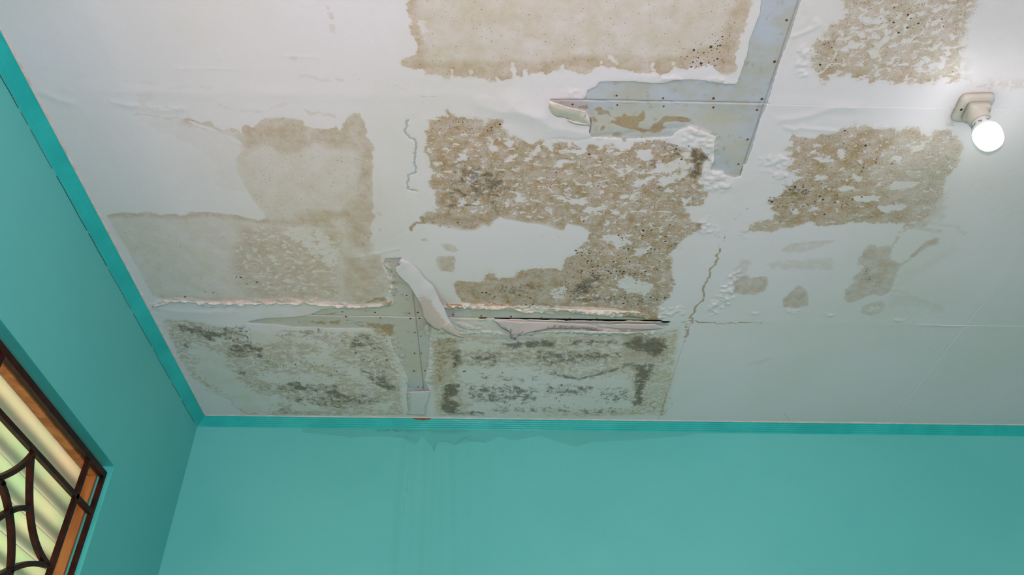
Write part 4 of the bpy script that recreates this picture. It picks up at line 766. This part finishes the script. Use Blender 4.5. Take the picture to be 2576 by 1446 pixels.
def corn_mat():
    n = NT('teal_gloss_cornice_paint'); p = n.pos(); a = n.noise(p, 14, 4, 0.6, 0, '3D'); f = n.noise(p, 220, 4, 0.7, 0, '3D')
    c = n.mix(n.mr(a, 0.3, 0.7), sr(50, 186, 180), sr(40, 172, 168))
    s = n.t.nodes.new('ShaderNodeSeparateXYZ'); g = n.t.nodes.new('ShaderNodeNewGeometry'); n.t.links.new(g.outputs['Position'], s.inputs[0])
    x0 = back_pt(1065, 1052)[0]
    m = n.math('SUBTRACT', 1.0, n.math('DIVIDE', n.math('ABSOLUTE', n.math('SUBTRACT', s.outputs[0], x0)), 0.05), clamp=True)
    zz = n.mr(s.outputs[2], ZC-0.010, ZC-0.001, 0, 1); m = n.math('MULTIPLY', m, zz)
    rm = n.mr(n.math('ADD', m, n.math('MULTIPLY', n.math('SUBTRACT', f, 0.5), 1.0)), 0.42, 0.5)
    rm = n.math('MULTIPLY', rm, n.math('GREATER_THAN', s.outputs[1], 1.9))
    c = n.mix(rm, c, sr(128, 72, 42))
    return n.done(c, 0.28, n.bump(n.noise(n.pos((1, 1, 6)), 60, 3, 0.6, 0, '3D'), 0.15, 0.002), 0.5)
M_CORN = corn_mat()
tr1 = cornice('trim_1', 'y', YF, YW, 3, 'teal fluted cornice along the left wall')
tr2 = cornice('trim_2', 'x', XW, XR, 5, 'teal fluted cornice along the back wall')
def jagged_strip(name, along, a, b, p0, w, parent, mat, dens=0.012, amp=0.5, drop=0.0009):
    bm = bmesh.new(); n = int(abs(b-a)/dens); prev = None
    for k in range(n+1):
        t = a+(b-a)*k/n; q = p0+w*(1+amp*random.uniform(-1, 1))*(0.6+0.8*float(vnoise(np.array(t*9.0), np.array(2.2))))
        c = [(t, YW-p0+0.003, ZC-drop*2.4), (t, YW-q, ZC-drop)] if along == 'x' else [(XW+p0-0.003, t, ZC-drop*2.4), (XW+q, t, ZC-drop)]
        cur = [bm.verts.new(v) for v in c]+[bm.verts.new((c[1][0], c[1][1], ZC+0.001))]
        if prev:
            for i in range(2): bm.faces.new((prev[i], prev[i+1], cur[i+1], cur[i]))
        prev = cur
    return bm_obj(name, bm, mat, parent, True)
c1 = jagged_strip('caulk', 'x', XE, XR-0.03, 0.0198, 0.0032, tr2, M_CAULK); c1['label'] = 'pinkish white filler line above the cornice'
c2 = jagged_strip('caulk', 'y', 0.3, YE, 0.0198, 0.0034, tr1, M_CAULK); c2['label'] = 'pinkish white filler line beside the cornice'
# cornice joints: thin paint crack under the left cornice and butt joints
M_CRACK = plain('black_crack', (0.01, 0.02, 0.02), 0.9)
bm = bmesh.new(); pts = []
for k in range(161):
    y = 0.5+(YW-0.03-0.5)*k/160; pts.append((XW+0.0003, y, ZC-0.0245-0.0022*float(vnoise(np.array(y*42.0), np.array(3.0)))))
k = 0
while k < 158:
    L_ = random.randint(3, 16); bar_path(bm, pts[k:k+L_+1], random.choice((0.0002, 0.0003, 0.0005)), 0.0003, (1, 0, 0)); k += L_+random.randint(0, 2)
bm_obj('crack_line', bm, M_CRACK, tr1)

# ------------------------------------------------------------------ window
def new_empty(name, loc): 
    o = bpy.data.objects.new(name, None); COL.objects.link(o); o.location = loc; return o
JX0, JX1 = -0.7967, -0.8155      # front and back of the timber frame
JY = 1.5693; HZ = CAMZ+0.738
bm = bmesh.new()
box(bm, (JX1-0.05, W_Y0+0.0015, HZ), (JX0, W_Y1-0.0015, W_Z1-0.0015), 0.0008)
win = bm_obj('window_1', bm, M_TIMBER); tag(win, 'timber framed window with frosted green glass louvres behind a dark iron grille', kind='structure')
for nm, a, b in (('window_jamb', (JX1, JY, W_Z0+0.03), (JX0, W_Y1-0.0015, HZ)), ('window_jamb', (JX1-0.05, W_Y0+0.0015, W_Z0+0.03), (JX0, W_Y0+0.03, HZ)), ('window_sill', (JX1-0.05, W_Y0+0.0015, W_Z0+0.0015), (JX0+0.01, W_Y1-0.0015, W_Z0+0.03))):
    bm = bmesh.new(); box(bm, a, b, 0.0008); bm_obj(nm, bm, M_TIMBER, win)
bm = bmesh.new(); box(bm, (JX1-0.05, W_Y1-0.006, W_Z0+0.03), (JX1, W_Y1-0.0015, HZ)); bm_obj('louvre_channel', bm, M_TIMBER, win)
bm = bmesh.new(); box(bm, (-0.022, -0.574, -0.0025), (0.022, 0.574, 0.0025), 0.0008); pane_me = bpy.data.meshes.new('louvre_pane'); bm.to_mesh(pane_me); bm.free(); pane_me.materials.append(M_GLASS)
M_EDGE_HIGHLIGHT = plain('painted_edge_highlight', sr(240, 232, 196), 0.3, sr(232, 222, 180), 30)  # pale colour paints the highlight line along each pane edge
bm = bmesh.new(); box(bm, (0.0220, -0.574, -0.0022), (0.0228, 0.574, 0.0022)); edge_me = bpy.data.meshes.new('edge_highlight'); bm.to_mesh(edge_me); bm.free(); edge_me.materials.append(M_EDGE_HIGHLIGHT)
bm = bmesh.new(); box(bm, (-0.0095, -0.574, -0.0022), (0.0095, 0.574, 0.0022)); shade_bar_me = bpy.data.meshes.new('added_shade_bar'); bm.to_mesh(shade_bar_me); bm.free(); shade_bar_me.materials.append(M_IRON)  # unseen bars added behind the panes to shade dark bands into the glass
PITCHZ = 0.0500
z = HZ-0.010
while z > W_Z0+0.06:
    o = bpy.data.objects.new('louvre_pane', pane_me); COL.objects.link(o); o.parent = win
    tilt = math.radians(68)
    o.scale = (1.95, 1, 1); o.location = (JX1-0.0185, (W_Y0+W_Y1)/2, z-0.030); o.rotation_euler = (0, -tilt, 0); bx_, bz_ = o.location.x+0.0045-0.0062, o.location.z+0.0111+0.0025
    b = bpy.data.objects.new('added_shade_bar', shade_bar_me); COL.objects.link(b); b.parent = win; b.location = (bx_, (W_Y0+W_Y1)/2, bz_); b.rotation_euler = (0, -tilt, 0)
    z -= PITCHZ
    e = bpy.data.objects.new('edge_highlight', edge_me); COL.objects.link(e); e.parent = o

GX0 = -0.780                    # front of the iron grille
gr = new_empty('window_grille', (GX0-0.006, (W_Y0+W_Y1)/2, W_Z0+0.002))
tag(gr, 'dark red iron grille of straight and curved bars standing in the window opening at left', 'window grille')
gr_inv = Matrix.Translation(gr.location).inverted()
def gbar(name, pts, w=0.0055, d=0.0055):
    bm = bmesh.new(); bar_path(bm, pts, w, d, (1, 0, 0)); bm.transform(gr_inv); return bm_obj(name, bm, M_IRON, gr)
xb = GX0-0.0050; gz = CAMZ+0.7425; gy = 1.5748
gbar('frame_bar', [(xb, W_Y0+0.002, gz), (xb, gy+0.0042, gz)], 0.0065, 0.0048)
gbar('frame_bar', [(xb, gy, gz-0.0065), (xb, gy, W_Z0+0.0016)], 0.0042, 0.0048)
gbar('frame_bar', [(xb, W_Y0+0.008, gz-0.0065), (xb, W_Y0+0.008, W_Z0+0.0016)])
gbar('frame_bar', [(xb, W_Y0+0.014, W_Z0+0.007), (xb, gy-0.0042, W_Z0+0.007)])
yi = float(np.mean([left_pt(222+5, 1170, GX0)[1], left_pt(126, 1446, GX0)[1]]))
zi = float(np.mean([left_pt(0, 1030, GX0)[2], left_pt(228, 1285, GX0)[2]]))
gbar('bar', [(xb, yi, gz-0.0065), (xb, yi, W_Z0+0.013)], 0.0045, 0.0045)
gbar('bar', [(xb, gy-0.0042, zi), (xb, W_Y0+0.014, zi)], 0.0045, 0.0045)
yl = left_pt(5, 905, GX0)[1]; gbar('bar', [(xb, yl, gz-0.0065), (xb, yl, zi+0.0045)], 0.0045, 0.0045)
def smooth_path(pp, n=26):
    P = np.array([left_pt(*p, GX0)[1:] for p in pp]); t = np.linspace(0, 1, len(P)); tt = np.linspace(0, 1, n)
    out = np.stack([np.polyval(np.polyfit(t, P[:, k], min(3, len(P)-1)), tt) for k in range(2)], -1)
    return [(xb, a, b) for a, b in out]
G = lambda s: [(float(a)/4.7267, 1140+float(b)/4.7267) for a, b in (w.split(',') for w in s.split())]
gbar('curved_bar', smooth_path(G('425,5 300,140 150,235 0,300 -160,345')), 0.0045, 0.0045)
gbar('curved_bar', smooth_path(G('405,40 385,250 390,640 410,850 480,1120 600,1335')), 0.0045, 0.0045)
gbar('curved_bar', smooth_path(G('30,340 90,460 130,640 165,880 175,1100 158,1380')), 0.0045, 0.0045)
gbar('curved_bar', smooth_path(G('370,660 260,655 140,690 0,780 -120,880')), 0.0045, 0.0045)
gbar('curved_bar', smooth_path(G('600,1335 420,1315 300,1325 170,1380 30,1446 -80,1510')), 0.0045, 0.0045)
gbar('curved_bar', smooth_path(G('158,1390 130,1500 60,1640')), 0.0045, 0.0045)
gbar('curved_bar', smooth_path(G('-60,330 30,345')+G('60,380'), 10), 0.0045, 0.0045)
# rest of the pattern continues as mirrored bays further along the window, outside the picture
ym = float(left_pt(0, 1250, GX0)[1])-0.18
for src in [c for c in gr.children if c.name.startswith('curved_bar')][:5]:
    c = src.copy(); COL.objects.link(c); c.parent = gr; c.scale = (1, -1, 1); c.location = (0, 2*(ym-gr.location[1]), 0)

# ------------------------------------------------------------------ ceiling lamp
base = ceil_pt(2445, 266, 0.0)
lamp = new_empty('ceiling_lamp', (base[0], base[1], ZC)); tag(lamp, 'lit LED bulb in a square cream plastic lampholder under the ceiling at right', 'ceiling lamp')
def loft(bm, rings):
    R_ = [[bm.verts.new(v) for v in r] for r in rings]; n = len(R_[0])
    for a, b in zip(R_[:-1], R_[1:]):
        for j in range(n): bm.faces.new((a[j], a[(j+1) % n], b[(j+1) % n], b[j]))
    bm.faces.new(R_[0]); bm.faces.new(R_[-1][::-1]); bmesh.ops.recalc_face_normals(bm, faces=bm.faces)
def rsq(hx, z, k, n=40, ang=0.0, ox=0, oy=0, hy=None):
    out = []; hy = hy or hx
    for i in range(n):
        a = 2*math.pi*i/n; c, s = math.cos(a), math.sin(a); r = (abs(c)**k+abs(s)**k)**(-1/k); x, y = hx*r*c, hy*r*s
        out.append((ox+x*math.cos(ang)-y*math.sin(ang), oy+x*math.sin(ang)+y*math.cos(ang), z))
    return out
AN = -0.06
bm = bmesh.new(); loft(bm, [rsq(0.0270, 0, 7, ang=AN), rsq(0.0275, -0.005, 7, ang=AN), rsq(0.0268, -0.0085, 6, ang=AN), rsq(0.0245, -0.0105, 5, ang=AN)]); bm_obj('mounting_plate', bm, M_SHELL, lamp, True)
bm = bmesh.new(); loft(bm, [rsq(0.0185, -0.0095, 6, ang=AN, ox=0.002), rsq(0.0180, -0.020, 6, ang=AN, ox=0.002), rsq(0.0172, -0.0235, 5, ang=AN, ox=0.0015), rsq(0.0168, -0.025, 2.2, ang=AN), rsq(0.0163, -0.038, 2, ang=AN), rsq(0.0148, -0.040, 2, ang=AN)]); bm_obj('socket', bm, M_SHELL, lamp, True)
bm = bmesh.new(); loft(bm, [rsq(0.0024, -0.0100, 2, 16, ox=-0.0215, oy=0.0), rsq(0.0020, -0.0112, 2, 16, ox=-0.0215, oy=0.0)]); bm_obj('screw', bm, M_SCREW, lamp)
bm = bmesh.new(); loft(bm, [rsq(0.0050, -0.0080, 2, 20, ox=0.0200, oy=-0.0170), rsq(0.0048, -0.0112, 2, 20, ox=0.0200, oy=-0.0170)]); bm_obj('screw_cap', bm, M_CAP, lamp)
bm = bmesh.new(); loft(bm, [rsq(0.0128, -0.040, 2), rsq(0.0140, -0.043, 2), rsq(0.0178, -0.054, 2), rsq(0.0198, -0.063, 2)]); bulb = bm_obj('bulb', bm, M_COLLAR, lamp, True); bulb['label'] = 'white plastic collar of the LED bulb with grey lettering'
nb = NT('lit_diffuser'); em = nb.t.nodes.new('ShaderNodeEmission'); em.inputs[0].default_value = (0.93, 0.98, 1.0, 1); em.inputs[1].default_value = 30; nb.t.links.new(em.outputs[0], nb.out.inputs[0])
bm = bmesh.new(); loft(bm, [rsq(0.0199, -0.0632, 2), rsq(0.0210, -0.068, 2), rsq(0.0212, -0.073, 2), rsq(0.0205, -0.080, 2), rsq(0.0190, -0.087, 2), rsq(0.0160, -0.0925, 2), rsq(0.0105, -0.0955, 2), rsq(0.002, -0.0965, 2)]); df = bm_obj('diffuser', bm, nb.m, bulb, True); df['label'] = 'glowing white bulb dome'
# grey lettering printed around the collar
to_cam = math.atan2(-base[1], -base[0])
for ch_, da, sc in (('RS', -0.70, 0.0105), ('S', 0.02, 0.0125), ('6', 0.68, 0.0105)):
    cu = bpy.data.curves.new('lettering', 'FONT'); cu.body = ch_; cu.size = sc; cu.extrude = 0.0002; cu.align_x = 'CENTER'; cu.align_y = 'CENTER'
    tmp = bpy.data.objects.new('tmp', cu); COL.objects.link(tmp); dg = bpy.context.evaluated_depsgraph_get(); me = bpy.data.meshes.new_from_object(tmp.evaluated_get(dg)); bpy.data.objects.remove(tmp)
    me.materials.clear(); o = new_obj('lettering', me, M_INK, bulb)
    a = to_cam+da; nrm = Vector((math.cos(a)*0.9, math.sin(a)*0.9, 0.42)).normalized(); up = Vector((0, 0, 1)); up = (up-nrm*up.dot(nrm)).normalized(); rx = up.cross(nrm)
    rr = 0.0176; o.matrix_local = Matrix(((rx.x, up.x, nrm.x, math.cos(a)*rr), (rx.y, up.y, nrm.y, math.sin(a)*rr), (rx.z, up.z, nrm.z, -0.0530), (0, 0, 0, 1)))
# short white wire end beside the plate
bm = bmesh.new(); bar_path(bm, [(-0.027, 0.004, -0.001), (-0.034, 0.004, -0.0012)], 0.0007, 0.0006, (0, 0, 1)); bm_obj('wire', bm, M_COLLAR, lamp)
